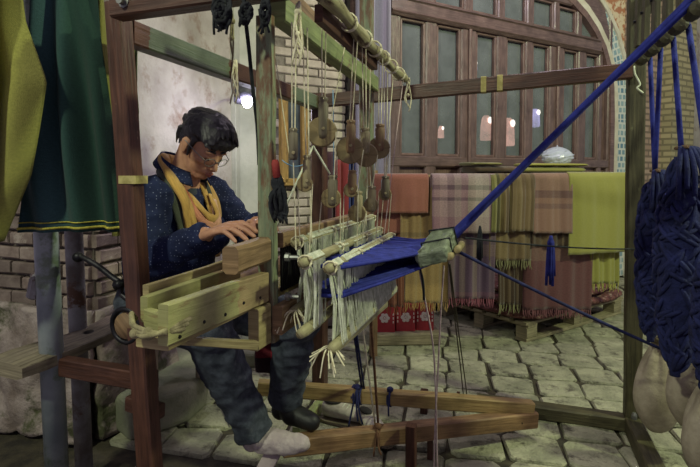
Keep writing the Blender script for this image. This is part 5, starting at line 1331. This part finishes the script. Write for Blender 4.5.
# near side strands
fold([(-.188, .36, 1.186), (-.168, .300, 1.182), (-.110, .272, 1.142), (-.055, .272, 1.058), (-.050, .300, 0.964), (-.035, .335, 0.904), (-.020, .375, 0.899), (-.030, .42, 0.954), (-.06, .445, 1.058), (-.12, .455, 1.138), (-.172, .42, 1.184), (-.188, .36, 1.186)], 0.0307, 0)
fold([(-.200, .33, 1.153), (-.150, .275, 1.143), (-.090, .252, 1.098), (-.066, .262, 0.984), (-.060, .282, 0.904), (-.060, .290, 0.859)], 0.0256, 1)
fold([(-.095, .300, 1.100), (-.044, .312, 1.02), (-.016, .335, .972), (-.004, .362, .958), (-.008, .392, .975), (-.040, .418, 1.05)], .0240, 2)
fold([(-.088, .318, 1.085), (-.036, .330, 1.03), (-.012, .350, .995), (-.004, .372, .990), (-.014, .396, 1.01), (-.05, .410, 1.07)], .0160, 0)
fold([(-.100, .285, 1.118), (-.045, .290, 1.028), (-.036, .312, 0.934), (-.040, .330, 0.874)], 0.0192, 0)
fold([(-.100, .445, 1.118), (-.045, .430, 1.028), (-.028, .430, 0.924), (-.030, .435, 0.854)], 0.0256, 1)
fold([(-.090, .420, 1.108), (-.035, .402, 1.004), (-.018, .410, 0.914), (-.024, .415, 0.849)], 0.0205, 0)

# ================================================================== WALL LAMP AND HUNG YARN
lp = at(246, 92, 2.85)
wlp = thing('wall_lamp', lp - ZZ * .03, 'dark shaded wall lamp glowing white beside the beater post', 'lamp')
M_shade = mat('dark_lamp_shade', S(52, 50, 62), S(76, 74, 86), 14, .5, .001)
MB().lathe(lp + ZZ * .06 + V3((-.03, 0, 0)), lp + V3((.0, -.03, -.045)), [(0, .018), (.15, .03), (.5, .050), (1, .062)], 20).build('shade', M_shade, wlp, smooth=True)
MB().tube([lp + ZZ * .05, lp + V3((-.02, .25, .10)), lp + V3((-.04, .55, .10))], .008, 8).build('bracket_arm', M_iron, wlp)
M_bulb = emis('bulb_glow', (.86, .84, 1.0), 14)
bl = lp + V3((.012, -.03, -.055)); MB().ell(bl, (.030, .030, .040)).build('bulb', M_bulb, wlp, smooth=True)
ll = lamp_light('wall_lamp_light', 'POINT', bl + V3((.01, -.04, -.06)), 5, (.80, .78, 1.0), .04)
# cream knotted cord hanging from the cross rail
def knots(px, y0_, y1_, Y_, label, n=4, r=.003, m=M_cream, spread=.012, tail=None):
    mb = MB()
    for k in range(n):
        a = k * 1.7; pts = []
        for q in range(9):
            f_ = q / 8; pts.append(at(px, y0_ + (y1_ - y0_) * f_ * (1 - .12 * (k % 3)), Y_) + V3((spread * math.sin(a + (3 + k % 3) * f_ + k * k) * (.4 + f_), spread * math.cos(a + 4 * f_) * .6, 0)))
        mb.tube(pts, r, 6)
    mb.ell(at(px, y0_ + (y1_ - y0_) * .15, Y_), .009); mb.ell(at(px, y0_ + (y1_ - y0_) * .5, Y_), .007)
    return tag(mb.build('knotted_cord', m, smooth=True), label, 'cord', 'cords tied to the loom rails')
knots(232, 14, 62, 1.37, 'beige cord hanging from the front rail before the cross rail', 3, .0024, M_rope, .004)
knots(235, 60, 104, 1.85, 'frayed cream cord tied on the green end of the cross rail', 5, .003)
knots(298, 2, 66, 1.19, 'bunch of cream cords looped over the front rail', 6, .0026, spread=.010)
knots(408, 78, 112, 2.05, 'cream cord ends dangling from the pole tip', 3, .0028)
# black yarn hanks over the front rail
def hank(px, y0_, y1_, Y_, w_, label, n=16):
    random.seed(int(px)); mb = MB(); ym = (y0_ + y1_) / 2; hh = (y1_ - y0_) / 2
    for k in range(n):
        pts = []; a0 = random.uniform(0, 6.28); rr = random.uniform(.45, 1.0); yc = ym + random.uniform(-.3, .35) * hh
        for q in range(10):
            a = a0 + q * .75; rq = rr * random.uniform(.75, 1.1)
            pts.append(at(px + w_ * .5 * rq * math.cos(a) * .9, yc + hh * .65 * rq * math.sin(a), Y_ - .012 + random.uniform(-.014, .012)))
        mb.tube(cat_pts(pts, 3), .0042, 5)
    for k in range(n // 2):
        x_ = px + random.uniform(-.4, .4) * w_; mb.tube([at(x_, ym, Y_ - .012), at(x_ + random.uniform(-2, 2), y1_ - hh * .3, Y_ - .016), at(x_ + random.uniform(-3, 3), y1_ + random.uniform(-2, 6), Y_ - .014)], .003, 5)
    return tag(mb.build('yarn_hank', M_black, smooth=True), label, 'yarn hank', 'black yarn hanks')
hank(222, -10, 30, 1.185, 22, 'black yarn hank draped over the front rail, leftmost', 18)
hank(246, 0, 24, 1.185, 14, 'small tangled black yarn knot on the front rail', 14)
hank(265, -8, 30, 1.175, 12, 'black yarn loop hanging in front of the beater post top', 8)
mb = MB(); mb.tube(cat_pts([at(243, -12, 1.20), at(245, 14, 1.18), at(249, 50, 1.26), at(253, 90, 1.30), at(257, 125, 1.34), at(259, 165, 1.36)], 6), .0048, 6)
tag(mb.build('black_cord', M_black, smooth=True), 'black cord dangling from the front rail beside the beater post', 'cord')
# dark rag with red top tied on the beater post
mb = MB(); random.seed(6)
for k in range(16):
    a = k * .5; c = at(278, 172, 1.215); mb.tube(cat_pts([c, c + V3((.012 * math.cos(a), -.010, -.03)), c + V3((.020 * math.cos(a * 1.7 + 1), -.010 * math.sin(a), -.06 - .03 * random.random())), c + V3((.016 * math.cos(a * 2.3) + .006, .008 * math.sin(a), -.09 - .045 * random.random()))], 4), [.0045] * 12 + [.002], 6)
rg_ = thing('tied_rag', at(278, 226, 1.215), 'black fluffy rag with a red stub tied on the beater post', 'rag')
mb.build('rag_strands', M_black, rg_, smooth=True)
MB().lathe(at(275, 160, 1.215), at(277, 178, 1.21), [(0, .007), (.2, .010), (1, .010)], 10).build('red_stub', mat('red_stub', S(130, 40, 40), S(150, 56, 50), 20), rg_, smooth=True)
